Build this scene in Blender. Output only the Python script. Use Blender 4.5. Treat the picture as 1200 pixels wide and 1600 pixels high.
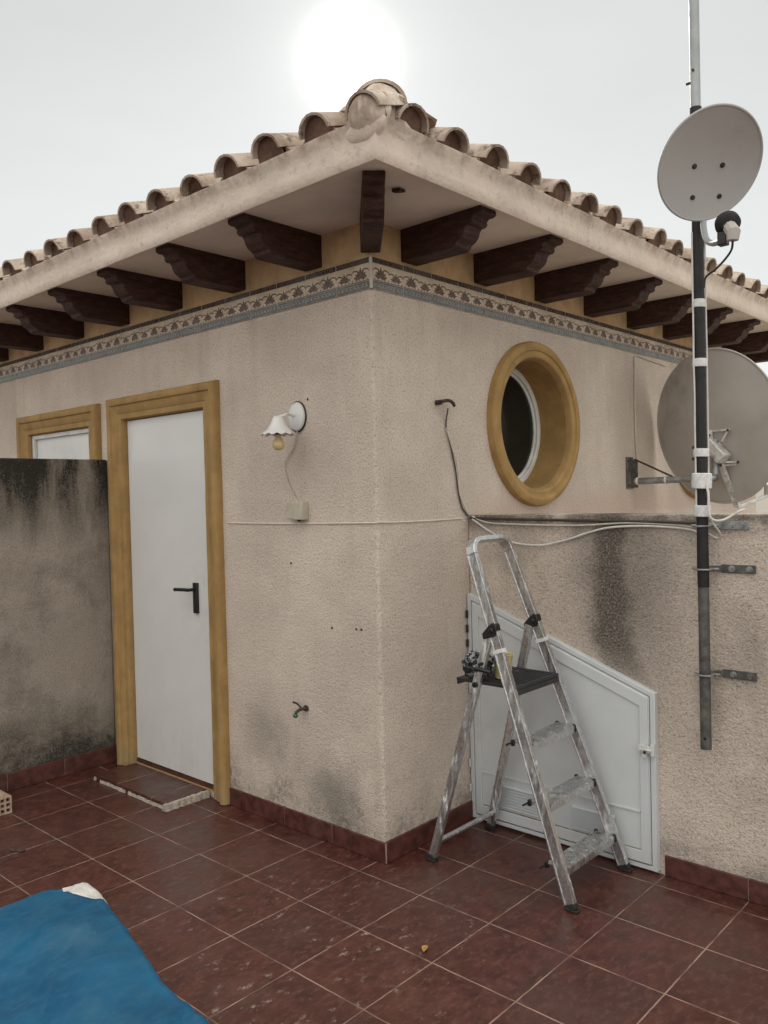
import bpy, bmesh, math, random
from mathutils import Vector, Matrix, noise
from math import sin, cos, pi, radians, sqrt
R = random.Random(7)
for o in list(bpy.data.objects): bpy.data.objects.remove(o)
SC = bpy.context.scene
COL = SC.collection

# ------------------------------------------------------------------ camera
CP = Vector((2.3937, -2.5798, 1.5835))
CR = Vector((0.73911859, 0.67312971, -0.02449702))
CU = Vector((0.0040764, 0.03189787, 0.99948282))
CW = Vector((-0.67356298, 0.73883619, -0.02083236))
cd = bpy.data.cameras.new('camera'); cam = bpy.data.objects.new('camera', cd); COL.objects.link(cam)
m = Matrix.Identity(4)
for i in range(3):
    m[i][0] = CR[i]; m[i][1] = CU[i]; m[i][2] = -CW[i]; m[i][3] = CP[i]
cam.matrix_world = m
cd.sensor_fit = 'HORIZONTAL'; cd.sensor_width = 36; cd.lens = 1289.46/1200*36
cd.clip_start = 0.05; cd.clip_end = 6000
SC.camera = cam

# ------------------------------------------------------------------ sun and sky
SUN = Vector((-0.7029, 0.7276, 0.5267)).normalized()
EL = math.asin(SUN.z)
AZ = math.atan2(SUN.x, SUN.y)          # clockwise from +Y
w = bpy.data.worlds.new('World'); SC.world = w; w.use_nodes = True
nt = w.node_tree; nt.nodes.clear(); N = nt.nodes.new; L = nt.links.new
out = N('ShaderNodeOutputWorld'); bg = N('ShaderNodeBackground'); L(bg.outputs[0], out.inputs[0])
sky = N('ShaderNodeTexSky'); sky.sky_type = 'NISHITA'; sky.sun_disc = False
sky.sun_elevation = EL; sky.sun_rotation = AZ
sky.air_density = 1.0; sky.dust_density = 6.0; sky.ozone_density = 1.0; sky.altitude = 0
hs = N('ShaderNodeHueSaturation'); hs.inputs['Saturation'].default_value = 0.22
L(sky.outputs[0], hs.inputs['Color'])
# thin high haze: an even pale veil plus the glare round the sun
tc = N('ShaderNodeTexCoord'); dp = N('ShaderNodeVectorMath'); dp.operation = 'DOT_PRODUCT'
nm = N('ShaderNodeVectorMath'); nm.operation = 'NORMALIZE'; L(tc.outputs['Generated'], nm.inputs[0])
L(nm.outputs[0], dp.inputs[0]); dp.inputs[1].default_value = SUN
def pw(e, k):
    mx = N('ShaderNodeMath'); mx.operation = 'MAXIMUM'; L(dp.outputs['Value'], mx.inputs[0]); mx.inputs[1].default_value = 0
    a = N('ShaderNodeMath'); a.operation = 'POWER'; L(mx.outputs[0], a.inputs[0]); a.inputs[1].default_value = e
    b = N('ShaderNodeMath'); b.operation = 'MULTIPLY'; L(a.outputs[0], b.inputs[0]); b.inputs[1].default_value = k
    return b.outputs[0]
def add(a, b):
    c = N('ShaderNodeMath'); c.operation = 'ADD'; L(a, c.inputs[0]); L(b, c.inputs[1]); return c.outputs[0]
halo = add(add(pw(2200, 30), pw(330, 1.5)), pw(9, .24))
hc = N('ShaderNodeVectorMath'); hc.operation = 'SCALE'; hc.inputs[0].default_value = (1.0, 0.985, 0.95); L(halo, hc.inputs['Scale'])
sepz = N('ShaderNodeSeparateXYZ'); L(nm.outputs[0], sepz.inputs[0])
zen = N('ShaderNodeMapRange'); zen.interpolation_type = 'SMOOTHSTEP'; L(sepz.outputs[2], zen.inputs[0])     # sky above the view brightened, added fill for the walls
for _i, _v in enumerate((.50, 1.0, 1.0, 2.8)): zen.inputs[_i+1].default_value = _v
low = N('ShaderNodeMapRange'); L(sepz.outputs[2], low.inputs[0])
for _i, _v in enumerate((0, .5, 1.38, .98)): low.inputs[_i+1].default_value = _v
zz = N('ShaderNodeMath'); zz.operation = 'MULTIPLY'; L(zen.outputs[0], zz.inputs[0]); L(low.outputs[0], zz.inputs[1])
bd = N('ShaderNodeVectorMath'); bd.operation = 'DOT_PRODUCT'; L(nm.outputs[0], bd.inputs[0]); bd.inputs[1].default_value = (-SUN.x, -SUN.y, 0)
bk = N('ShaderNodeMapRange'); bk.interpolation_type = 'SMOOTHSTEP'; L(bd.outputs['Value'], bk.inputs[0])     # unseen sky opposite the sun brightened, extra fill added for the walls
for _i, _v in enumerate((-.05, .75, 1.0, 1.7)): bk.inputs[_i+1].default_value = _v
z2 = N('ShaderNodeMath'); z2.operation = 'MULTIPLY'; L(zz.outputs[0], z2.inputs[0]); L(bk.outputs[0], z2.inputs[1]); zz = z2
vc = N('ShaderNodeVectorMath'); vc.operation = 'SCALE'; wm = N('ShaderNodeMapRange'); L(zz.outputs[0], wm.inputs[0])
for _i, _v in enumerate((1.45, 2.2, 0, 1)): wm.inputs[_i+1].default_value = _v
cm = N('ShaderNodeMix'); cm.data_type = 'RGBA'; L(wm.outputs[0], cm.inputs[0]); cm.inputs[6].default_value = (5.6, 5.8, 5.76, 1); cm.inputs[7].default_value = (5.75, 5.6, 5.2, 1)  # warmer tint where the added sky fill is strongest
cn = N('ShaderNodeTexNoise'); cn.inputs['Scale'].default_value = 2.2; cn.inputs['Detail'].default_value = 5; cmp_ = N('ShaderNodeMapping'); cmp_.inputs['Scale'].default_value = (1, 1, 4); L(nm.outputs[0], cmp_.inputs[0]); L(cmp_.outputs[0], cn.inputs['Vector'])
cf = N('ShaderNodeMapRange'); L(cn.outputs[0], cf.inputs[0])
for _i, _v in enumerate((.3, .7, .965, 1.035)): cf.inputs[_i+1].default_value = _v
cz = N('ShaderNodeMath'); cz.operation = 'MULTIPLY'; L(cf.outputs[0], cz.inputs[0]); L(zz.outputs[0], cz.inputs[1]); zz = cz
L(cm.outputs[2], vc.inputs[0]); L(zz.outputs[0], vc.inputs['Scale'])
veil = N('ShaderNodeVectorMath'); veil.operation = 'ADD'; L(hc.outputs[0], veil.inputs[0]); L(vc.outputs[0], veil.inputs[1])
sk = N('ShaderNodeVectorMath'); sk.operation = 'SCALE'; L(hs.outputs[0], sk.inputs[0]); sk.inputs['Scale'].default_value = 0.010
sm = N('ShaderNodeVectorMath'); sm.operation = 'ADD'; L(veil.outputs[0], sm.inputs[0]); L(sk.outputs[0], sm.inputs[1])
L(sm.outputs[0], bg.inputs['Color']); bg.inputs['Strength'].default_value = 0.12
sl = bpy.data.lights.new('sun', 'SUN'); so = bpy.data.objects.new('sun', sl); COL.objects.link(so)
sl.energy = 2.5; sl.angle = radians(0.6); sl.color = (1.0, 0.93, 0.82)
so.rotation_euler = SUN.to_track_quat('Z', 'Y').to_euler()
SC.view_settings.view_transform = 'Standard'; SC.view_settings.look = 'None'
SC.view_settings.gamma = 1; SC.view_settings.exposure = 0.0
SC.render.engine = 'CYCLES'

# ------------------------------------------------------------------ helpers
class NT:
    def __init__(s, name):
        s.m = bpy.data.materials.new(name); s.m.use_nodes = True; s.t = s.m.node_tree
        s.t.nodes.clear(); s.out = s.n('ShaderNodeOutputMaterial'); s.b = s.n('ShaderNodeBsdfPrincipled')
        s.l(s.b.outputs[0], s.out.inputs[0]); s.co = s.n('ShaderNodeTexCoord').outputs['Object']
    def n(s, k): return s.t.nodes.new(k)
    def l(s, a, b): s.t.links.new(a, b)
    def put(s, sock, v):
        if hasattr(v, 'is_linked'): s.l(v, sock)
        elif isinstance(v, (tuple, list)) and len(v) == 3 and sock.type == 'RGBA': sock.default_value = (*v, 1)
        else: sock.default_value = v
    def math(s, op, a, b=0.0, c=0.0):
        n = s.n('ShaderNodeMath'); n.operation = op
        s.put(n.inputs[0], a); s.put(n.inputs[1], b); s.put(n.inputs[2], c); return n.outputs[0]
    def noise(s, scale, detail=3, rough=.55, sc=None, off=(0, 0, 0), co=None):
        n = s.n('ShaderNodeTexNoise'); n.inputs['Scale'].default_value = scale; n.inputs['Detail'].default_value = detail
        n.inputs['Roughness'].default_value = rough
        mp = s.n('ShaderNodeMapping'); s.l(co or s.co, mp.inputs[0]); mp.inputs['Scale'].default_value = sc or (1, 1, 1); mp.inputs['Location'].default_value = off
        s.l(mp.outputs[0], n.inputs['Vector']); return n.outputs[0]
    def ramp(s, f, a, b, lo=0.0, hi=1.0):
        n = s.n('ShaderNodeMapRange'); n.interpolation_type = 'SMOOTHSTEP'; s.put(n.inputs[0], f)
        for i, v in enumerate((a, b, lo, hi)): n.inputs[i+1].default_value = v
        return n.outputs[0]
    def mix(s, f, a, b, kind='MIX'):
        n = s.n('ShaderNodeMix'); n.data_type = 'RGBA'; n.blend_type = kind
        s.put(n.inputs[0], f); s.put(n.inputs[6], a); s.put(n.inputs[7], b); return n.outputs[2]
    def xyz(s):
        n = s.n('ShaderNodeSeparateXYZ'); s.l(s.co, n.inputs[0]); return n.outputs
    def bump(s, h, dist, strength=1.0, nrm=None):
        n = s.n('ShaderNodeBump'); n.inputs['Distance'].default_value = dist; n.inputs['Strength'].default_value = strength
        s.l(h, n.inputs['Height'])
        if nrm: s.l(nrm, n.inputs['Normal'])
        s.l(n.outputs[0], s.b.inputs['Normal']); return n.outputs[0]
    def set(s, **k):
        for a, v in k.items():
            nm = {'col': 'Base Color', 'rough': 'Roughness', 'metal': 'Metallic', 'spec': 'Specular IOR Level', 'coat': 'Coat Weight', 'trans': 'Transmission Weight', 'ior': 'IOR', 'sss': 'Subsurface Weight'}[a]
            s.put(s.b.inputs[nm], v)
        return s.m

def simple(name, col, rough=.6, metal=0, var=.15, scale=20, bump=0, bscale=80, dirt=None, spec=.5, spots=.5):
    t = NT(name); n = t.noise(scale, 4)
    dk = tuple(c*(1-var) for c in col); lt = tuple(min(1, c*(1+var)) for c in col)
    c = t.mix(t.ramp(n, .3, .7), dk, lt)
    if dirt: c = t.mix(t.ramp(t.noise(scale*.35, 6, .65, off=(3, 1, 7)), spots, spots+.25), c, dirt)
    t.set(col=c, rough=t.ramp(t.noise(scale*2, 3), .2, .8, max(.02, rough-.08), min(1, rough+.1)), metal=float(metal), spec=spec)
    if bump: t.bump(t.noise(bscale, 4, .6), bump)
    return t.m

class MB:
    """collects shapes for ONE mesh"""
    def __init__(s): s.v = []; s.f = []; s.mi = []; s.cur = 0
    def face(s, pts):
        k = len(s.v); s.v += [Vector(p) for p in pts]; s.f.append(tuple(range(k, k+len(pts)))); s.mi.append(s.cur)
    def raw(s, vs, fs):
        k = len(s.v); s.v += [Vector(p) for p in vs]
        for f in fs: s.f.append(tuple(i+k for i in f)); s.mi.append(s.cur)
    def box(s, a, b, M=None):
        x0, y0, z0 = a; x1, y1, z1 = b
        vs = [Vector(p) for p in ((x0,y0,z0),(x1,y0,z0),(x1,y1,z0),(x0,y1,z0),(x0,y0,z1),(x1,y0,z1),(x1,y1,z1),(x0,y1,z1))]
        if M: vs = [M @ v for v in vs]
        s.raw(vs, [(0,3,2,1),(4,5,6,7),(0,1,5,4),(1,2,6,5),(2,3,7,6),(3,0,4,7)])
    def bar(s, p, q, wd, ht, side=None):
        """box beam from p to q; wd along side vector"""
        p, q = Vector(p), Vector(q); d = (q-p).normalized()
        sd = Vector(side) if side else (Vector((0,0,1)).cross(d) if abs(d.z) < .95 else Vector((1,0,0)))
        sd = (sd - d*sd.dot(d)).normalized(); up = d.cross(sd)
        vs = []
        for c in (p, q):
            for a, b in ((-1,-1),(1,-1),(1,1),(-1,1)): vs.append(c + sd*wd*.5*a + up*ht*.5*b)
        s.raw(vs, [(0,3,2,1),(4,5,6,7),(0,1,5,4),(1,2,6,5),(2,3,7,6),(3,0,4,7)])
    def tube(s, pts, r, n=10, caps=True, rr=None):
        pts = [Vector(p) for p in pts]; rings = []; up = None
        for i, p in enumerate(pts):
            d = (pts[min(i+1, len(pts)-1)] - pts[max(i-1, 0)]).normalized()
            if up is None:
                up = Vector((0,0,1)) if abs(d.z) < .9 else Vector((1,0,0))
            up = (up - d*up.dot(d)).normalized(); sd = d.cross(up)
            q = rr[i] if rr else r
            rings.append([p + up*q*cos(2*pi*k/n) + sd*q*sin(2*pi*k/n) for k in range(n)])
        vs = [v for g in rings for v in g]; fs = []
        for i in range(len(pts)-1):
            for k in range(n): fs.append((i*n+k, i*n+(k+1)%n, (i+1)*n+(k+1)%n, (i+1)*n+k))
        if caps:
            fs.append(tuple(range(n-1, -1, -1))); fs.append(tuple((len(pts)-1)*n+k for k in range(n)))
        s.raw(vs, fs)
    def lathe(s, prof, M, n=32, close=False):
        """prof: list of (r, h) about local z of matrix M"""
        vs = []; fs = []
        for r, h in prof:
            for k in range(n): vs.append(M @ Vector((r*cos(2*pi*k/n), r*sin(2*pi*k/n), h)))
        for i in range(len(prof)-1):
            for k in range(n): fs.append((i*n+k, i*n+(k+1)%n, (i+1)*n+(k+1)%n, (i+1)*n+k))
        s.raw(vs, fs)
    def prism(s, poly, fn, a, b):
        """poly 2D points; fn(u,v,t) -> 3D; extruded t from a to b"""
        n = len(poly); vs = [fn(u, v, a) for u, v in poly] + [fn(u, v, b) for u, v in poly]
        fs = [tuple(range(n-1, -1, -1)), tuple(range(n, 2*n))] + [(i, (i+1) % n, n+(i+1) % n, n+i) for i in range(n)]
        s.raw(vs, fs)
    def ball(s, c, r, M=None, seg=16, rings=10, sc=(1,1,1), jig=0, seed=0):
        vs = []; fs = []; c = Vector(c)
        for i in range(rings+1):
            th = pi*i/rings
            for k in range(seg):
                ph = 2*pi*k/seg; p = Vector((sin(th)*cos(ph), sin(th)*sin(ph), cos(th)))
                q = 1 + jig*noise.noise(p*1.7 + Vector((seed, 0, 0)))+ jig*.5*noise.noise(p*4 + Vector((seed, 5, 0)))
                p = Vector((p.x*sc[0], p.y*sc[1], p.z*sc[2]))*r*q
                vs.append(c + (M.to_3x3() @ p if M else p))
        for i in range(rings):
            for k in range(seg): fs.append((i*seg+k, (i+1)*seg+k, (i+1)*seg+(k+1) % seg, i*seg+(k+1) % seg))
        s.raw(vs, fs)
    def build(s, name, mats, parent=None, ang=35, bevel=0, merge=True, seg=2, keepn=False):
        me = bpy.data.meshes.new(name); me.from_pydata([tuple(v) for v in s.v], [], s.f)
        if not isinstance(mats, (list, tuple)): mats = [mats]
        for k in mats: me.materials.append(k)
        for p, i in zip(me.polygons, s.mi): p.material_index = i
        bm = bmesh.new(); bm.from_mesh(me)
        if merge: bmesh.ops.remove_doubles(bm, verts=bm.verts, dist=1e-5)
        if not keepn: bmesh.ops.recalc_face_normals(bm, faces=bm.faces)
        for f in bm.faces: f.smooth = True
        bm.to_mesh(me); bm.free()
        me.set_sharp_from_angle(angle=radians(ang))
        o = bpy.data.objects.new(name, me); COL.objects.link(o)
        if parent: o.parent = parent
        if bevel:
            b = o.modifiers.new('bevel', 'BEVEL'); b.width = bevel; b.segments = seg; b.limit_method = 'ANGLE'; b.angle_limit = radians(40)
            b.harden_normals = False
        return o
def tag(o, label=None, cat=None, group=None, kind=None):
    for k, v in (('label', label), ('category', cat), ('group', group), ('kind', kind)):
        if v: o[k] = v
    return o
def thing(name, label, cat, group=None):
    # children carry world coordinates, so the Empty stays at the origin of the place
    o = bpy.data.objects.new(name, None); COL.objects.link(o); o.empty_display_size = .1
    return tag(o, label, cat, group)
def smooth(pts, k=6):
    P = [Vector(p) for p in pts]; P = [P[0]*2-P[1]] + P + [P[-1]*2-P[-2]]; o = []
    for i in range(1, len(P)-2):
        a, b, c, d = P[i-1:i+3]
        for j in range(k):
            t = j/k; o.append(.5*((2*b)+(c-a)*t+(2*a-5*b+4*c-d)*t*t+(3*b-a-3*c+d)*t**3))
    o.append(P[-2]); return o
def px(x, y, ax, c):
    """photo pixel (1200x1600) on the plane axis=c : used once to read real positions off the photo"""
    d = CW + CR*(x-600)/1289.46 - CU*(y-800)/1289.46
    return CP + d*((c-CP[ax])/d[ax])

# ------------------------------------------------------------------ materials
STUC = (.665, .566, .485)
def stucco(name, col=STUC, kind=None):
    t = NT(name); X = t.xyz()
    fine = t.noise(112, 4, .7); mid = t.noise(60, 3, .6, off=(4, 2, 1)); big = t.noise(1.6, 5, .6)
    c = t.mix(t.ramp(big, .3, .72), tuple(k*.84 for k in col), tuple(min(.85, k*1.10) for k in col))
    c = t.mix(t.math('MULTIPLY', t.ramp(t.noise(.9, 3, .6, off=(31, 2, 7)), .50, .56), .16), c, (.58, .50, .43))
    c = t.mix(t.math('MULTIPLY', t.ramp(fine, .36, .47, 1, 0), .62), c, tuple(k*.36 for k in col))
    c = t.mix(t.math('MULTIPLY', t.ramp(fine, .55, .68), .45), c, tuple(min(.8, k*1.35) for k in col))
    # rain streaks and warm patches
    st = t.noise(3.0, 5, .65, sc=(2.6, 2.6, .35), off=(9, 0, 0))
    c = t.mix(t.math('MULTIPLY', t.ramp(st, .52, .78), .22), c, (.30, .22, .18))
    mold = (.042, .036, .030)
    brk = t.ramp(t.noise(30, 5, .7, off=(1, 8, 3)), .34, .62)
    if kind == 'house':
        # splash dirt and mould low on the wall
        low = t.ramp(X[2], .06, .48, 1, 0); bl = t.ramp(t.noise(4.2, 5, .65, off=(2.2, 3, 5)), .48, .68)
        c = t.mix(t.math('MULTIPLY', t.math('MULTIPLY', low, bl), t.math('MULTIPLY', brk, .75)), c, (.075, .07, .055))
        c = t.mix(t.math('MULTIPLY', t.ramp(X[2], .08, .22, .3, 0), brk), c, (.14, .09, .06))
        # two grey damp blooms beside the corner
        for bx_, bz_, rx_, k_ in ((-.30, .20, .26, .62), (-.80, .42, .24, .40), (-.22, .62, .2, .16)):
            ex = t.math('SUBTRACT', X[0], bx_); ez = t.math('SUBTRACT', X[2], bz_)
            dd = t.math('ADD', t.math('SQRT', t.math('ADD', t.math('MULTIPLY', ex, ex), t.math('MULTIPLY', ez, ez))), t.math('MULTIPLY', t.math('SUBTRACT', t.noise(7, 5, .65), .5), .30))
            c = t.mix(t.math('MULTIPLY', t.math('MULTIPLY', t.ramp(dd, .02, rx_, 1, 0), t.ramp(X[1], .03, .01, 0, 1)) if False else t.ramp(dd, .02, rx_, 1, 0), k_), c, (.15, .14, .115))
        # pinker patch under the round window, drips under the tile band
        c = t.mix(t.math('MULTIPLY', t.math('MULTIPLY', t.ramp(X[2], 1.46, 1.66, 1, 0), t.ramp(X[2], 1.40, 1.46)), t.math('MULTIPLY', t.ramp(X[1], .5, 1), .35)), c, (.52, .34, .27))
        dr = t.ramp(t.noise(7, 4, .6, sc=(1, 1, .12)), .5, .7)
        c = t.mix(t.math('MULTIPLY', t.math('MULTIPLY', dr, t.ramp(X[2], 1.9, 2.45)), .16), c, (.2, .15, .11))
    if kind == 'right':
        # one big soot-black run from the parapet head, bending towards the small door, and fainter ones
        wob = t.math('MULTIPLY', t.math('SUBTRACT', t.noise(5, 4, .6), .5), .20)
        def run(xc, wd, z0, z1, bend, k):
            bx = t.math('MULTIPLY', t.ramp(X[2], z1-.05, z1+.45, 1, 0), bend)
            d = t.math('ABSOLUTE', t.math('SUBTRACT', t.math('SUBTRACT', X[0], xc), t.math('ADD', bx, wob)))
            a = t.ramp(d, wd*.15, wd, 1, 0)
            return t.math('MULTIPLY', t.math('MULTIPLY', a, t.ramp(X[2], z1, z0)), k)
        m1 = t.math('MAXIMUM', run(.745, .21, 1.00, .52, .20, .92), run(.78, .42, 1.20, .40, .20, .62))
        m2 = run(.60, .10, 1.50, 1.18, 0.0, .75)
        m3 = run(.33, .16, 1.60, 1.22, 0.0, .8)
        m4 = run(1.02, .20, 1.62, 1.0, 0.05, .45)
        mm = t.math('MAXIMUM', t.math('MAXIMUM', m1, m2), t.math('MAXIMUM', m3, m4))
        top = t.math('MULTIPLY', t.math('MULTIPLY', t.ramp(X[2], 1.36, 1.47), t.ramp(X[2], 1.474, 1.478, 1, .25)), t.ramp(t.noise(9, 4, .7), .3, .6, .15, .8))
        mm = t.math('MAXIMUM', mm, top)
        low = t.math('MULTIPLY', t.ramp(X[2], .06, .22, .55, 0), t.ramp(t.noise(6, 4), .35, .6))
        mm = t.math('MAXIMUM', mm, low)
        mm = t.math('MAXIMUM', mm, t.math('MULTIPLY', t.ramp(t.noise(2.6, 4, .6, off=(2, 0, 1)), .48, .7), .32))
        c = t.mix(t.math('MULTIPLY', mm, t.ramp(t.noise(110, 4, .75, off=(0, 3, 3)), .30, .60, .62, 1)), c, mold)
    if kind == 'left':
        # long neglected, black with weather from the head and again near the foot
        s1 = t.noise(5.5, 5, .65, sc=(1, 1, .22), off=(0, 4.4, 0)); s2 = t.noise(3, 5, .7)
        hd = t.ramp(X[2], 1.15, 1.84); hd = t.math('MULTIPLY', t.math('POWER', hd, .8), t.ramp(s1, .30, .62, .35, 1.3))
        ft = t.math('MULTIPLY', t.ramp(X[2], .15, .62, 1, 0), t.ramp(s2, .34, .6, .45, 1))
        al = t.ramp(s2, .42, .66, .15, .5)
        mm = t.math('MAXIMUM', t.math('MAXIMUM', hd, ft), al)
        c = t.mix(t.math('MULTIPLY', mm, t.ramp(t.noise(110, 4, .75, off=(0, 3, 3)), .30, .60, .68, 1)), c, (.036, .033, .027))
    t.set(col=c, rough=.94, spec=.15)
    h = t.math('ADD', t.noise(140, 3, .65), t.math('MULTIPLY', mid, .8))
    h = t.math('ADD', h, t.math('MULTIPLY', t.noise(7, 3, .5), 1.2))
    t.bump(h, .008, .9)
    return t.m
M_house = stucco('stucco_house', kind='house'); M_right = stucco('stucco_right', kind='right')
M_left = stucco('stucco_left', (.42, .36, .30), kind='left')

def ochre(name, col):
    t = NT(name); n = t.noise(9, 5, .6); g = t.noise(160, 3, .6)
    c = t.mix(t.ramp(n, .3, .7), tuple(k*.85 for k in col), tuple(k*1.12 for k in col))
    c = t.mix(t.math('MULTIPLY', t.ramp(t.noise(14, 5, .7, sc=(1, 1, .25)), .5, .75), .4), c, (col[0]*.45, col[1]*.4, col[2]*.4))
    c = t.mix(t.math('MULTIPLY', t.ramp(t.noise(40, 5, .7), .62, .72), .5), c, (.45, .34, .2))
    c = t.mix(t.math('MULTIPLY', t.ramp(t.xyz()[2], .02, .16, .7, 0), t.ramp(t.noise(45, 4), .4, .6)), c, (.30, .24, .17))
    t.set(col=c, rough=.75, spec=.25); t.bump(t.math('ADD', g, t.math('MULTIPLY', t.noise(30, 4), 1.2)), .0025, .7)
    return t.m
M_ochre = ochre('ochre_paint', (.36, .225, .088)); M_frieze = ochre('ochre_frieze', (.50, .345, .20))

def fascia_mat():
    t = NT('fascia_plaster'); X = t.xyz(); col = (.71, .605, .52)
    c = t.mix(t.ramp(t.noise(3, 5, .6), .3, .7), tuple(k*.88 for k in col), tuple(k*1.06 for k in col))
    st = t.ramp(t.noise(8, 5, .65, sc=(1, 1, .35)), .42, .62)
    up = t.ramp(X[2], 2.79, 2.90)
    c = t.mix(t.math('MULTIPLY', t.math('MULTIPLY', st, up), .7), c, (.17, .11, .075))
    c = t.mix(t.math('MULTIPLY', t.ramp(t.noise(26, 5, .7), .55, .7), .3), c, (.2, .13, .09))
    t.set(col=c, rough=.92, spec=.15); t.bump(t.math('ADD', t.noise(40, 4, .6), t.math('MULTIPLY', t.noise(9, 3), 2)), .005, .7); return t.m
M_fascia = fascia_mat()
M_soffit = simple('soffit_plaster', (.76, .68, .61), .93, var=.1, scale=3, bump=.002, bscale=30, dirt=(.34, .28, .23), spec=.15, spots=.62)
def tile_mat():
    t = NT('roof_clay'); col = (.46, .315, .235)
    c = t.mix(t.ramp(t.noise(7, 5, .6), .3, .7), (.36, .28, .225), (.62, .54, .46))
    c = t.mix(t.ramp(t.noise(18, 6, .7, off=(5, 0, 0)), .50, .66), c, (.15, .10, .075))
    c = t.mix(t.math('MULTIPLY', t.ramp(t.noise(4.1, 2, .5, off=(8, 0, 0)), .42, .6), .55), c, (.28, .20, .155))
    c = t.mix(t.math('MULTIPLY', t.ramp(t.noise(55, 4, .7, off=(5, 3, 0)), .6, .68), .7), c, (.62, .55, .45))
    t.set(col=c, rough=.88, spec=.2); t.bump(t.noise(60, 5, .65), .003, .7); return t.m
M_tile = tile_mat()
M_mortar = simple('roof_mortar', (.17, .105, .078), .95, var=.25, scale=14, bump=.012, bscale=22, dirt=(.09, .055, .04), spec=.1, spots=.45)
def wood_mat():
    t = NT('dark_wood')
    g = t.noise(14, 5, .65, sc=(1, 1, 5)); c = t.mix(t.ramp(g, .3, .7), (.026, .0105, .008), (.072, .032, .024))
    c = t.mix(t.math('MULTIPLY', t.ramp(t.noise(30, 5, .7), .56, .7), .5), c, (.10, .06, .045))
    t.set(col=c, rough=.6, spec=.3); t.bump(t.math('ADD', g, t.noise(60, 3)), .006, .8); return t.m
M_wood = wood_mat()
M_glz = simple('glaze_cream', (.56, .45, .34), .25, var=.06, scale=15, dirt=(.34, .26, .19))
M_gbrown = simple('glaze_brown', (.12, .065, .040), .3, var=.35, scale=60)
M_gdark = simple('glaze_dark', (.075, .052, .040), .3, var=.3, scale=40)
M_gblue = simple('glaze_blue', (.105, .112, .108), .3, var=.3, scale=40, dirt=(.2, .2, .18))
M_grout_l = simple('pale_grout', (.55, .50, .43), .9, var=.1, scale=40)
M_white = simple('white_lacquer', (.68, .675, .66), .38, var=.04, scale=3, dirt=(.5, .5, .5), spots=.55)
def door_mat():
    t = NT('white_door_leaf'); X = t.xyz(); c = t.mix(t.ramp(t.noise(2.2, 5, .6), .35, .7), (.66, .655, .645), (.70, .695, .68))
    dx = t.math('SUBTRACT', X[0], -1.36); dz = t.math('MULTIPLY', t.math('SUBTRACT', X[2], 1.06), .6)
    d = t.math('SQRT', t.math('ADD', t.math('MULTIPLY', dx, dx), t.math('MULTIPLY', dz, dz)))
    c = t.mix(t.math('MULTIPLY', t.math('MULTIPLY', t.ramp(d, .03, .26, 1, 0), t.ramp(t.noise(22, 5, .7), .42, .64)), .16), c, (.38, .34, .29))
    c = t.mix(t.math('MULTIPLY', t.math('MULTIPLY', t.ramp(X[2], .05, .5, 1, 0), t.ramp(t.noise(9, 5, .7, sc=(2, 1, .5)), .42, .66)), .14), c, (.36, .33, .29))
    c = t.mix(t.math('MULTIPLY', t.ramp(t.noise(60, 5, .75), .68, .72), .5), c, (.35, .30, .25))
    t.set(col=c, rough=.34); t.bump(t.noise(3.5, 3, .5), .006, .35); return t.m
M_leaf = door_mat()
M_alu = simple('white_aluminium', (.56, .58, .59), .35, var=.04, scale=4, dirt=(.45, .45, .43), spots=.55)
M_alu_dirt = simple('grimy_white_aluminium', (.36, .34, .30), .6, var=.2, scale=12)
M_pvc = simple('white_pvc', (.62, .62, .60), .4, var=.06, scale=8, dirt=(.42, .38, .32))
M_black = simple('black_plastic', (.012, .012, .013), .45, var=.3, scale=40)
M_rubber = simple('black_rubber', (.018, .018, .018), .75, var=.3, scale=40)
M_glass = NT('dark_pane').set(col=(.008, .010, .010), rough=.06, spec=.35)
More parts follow.
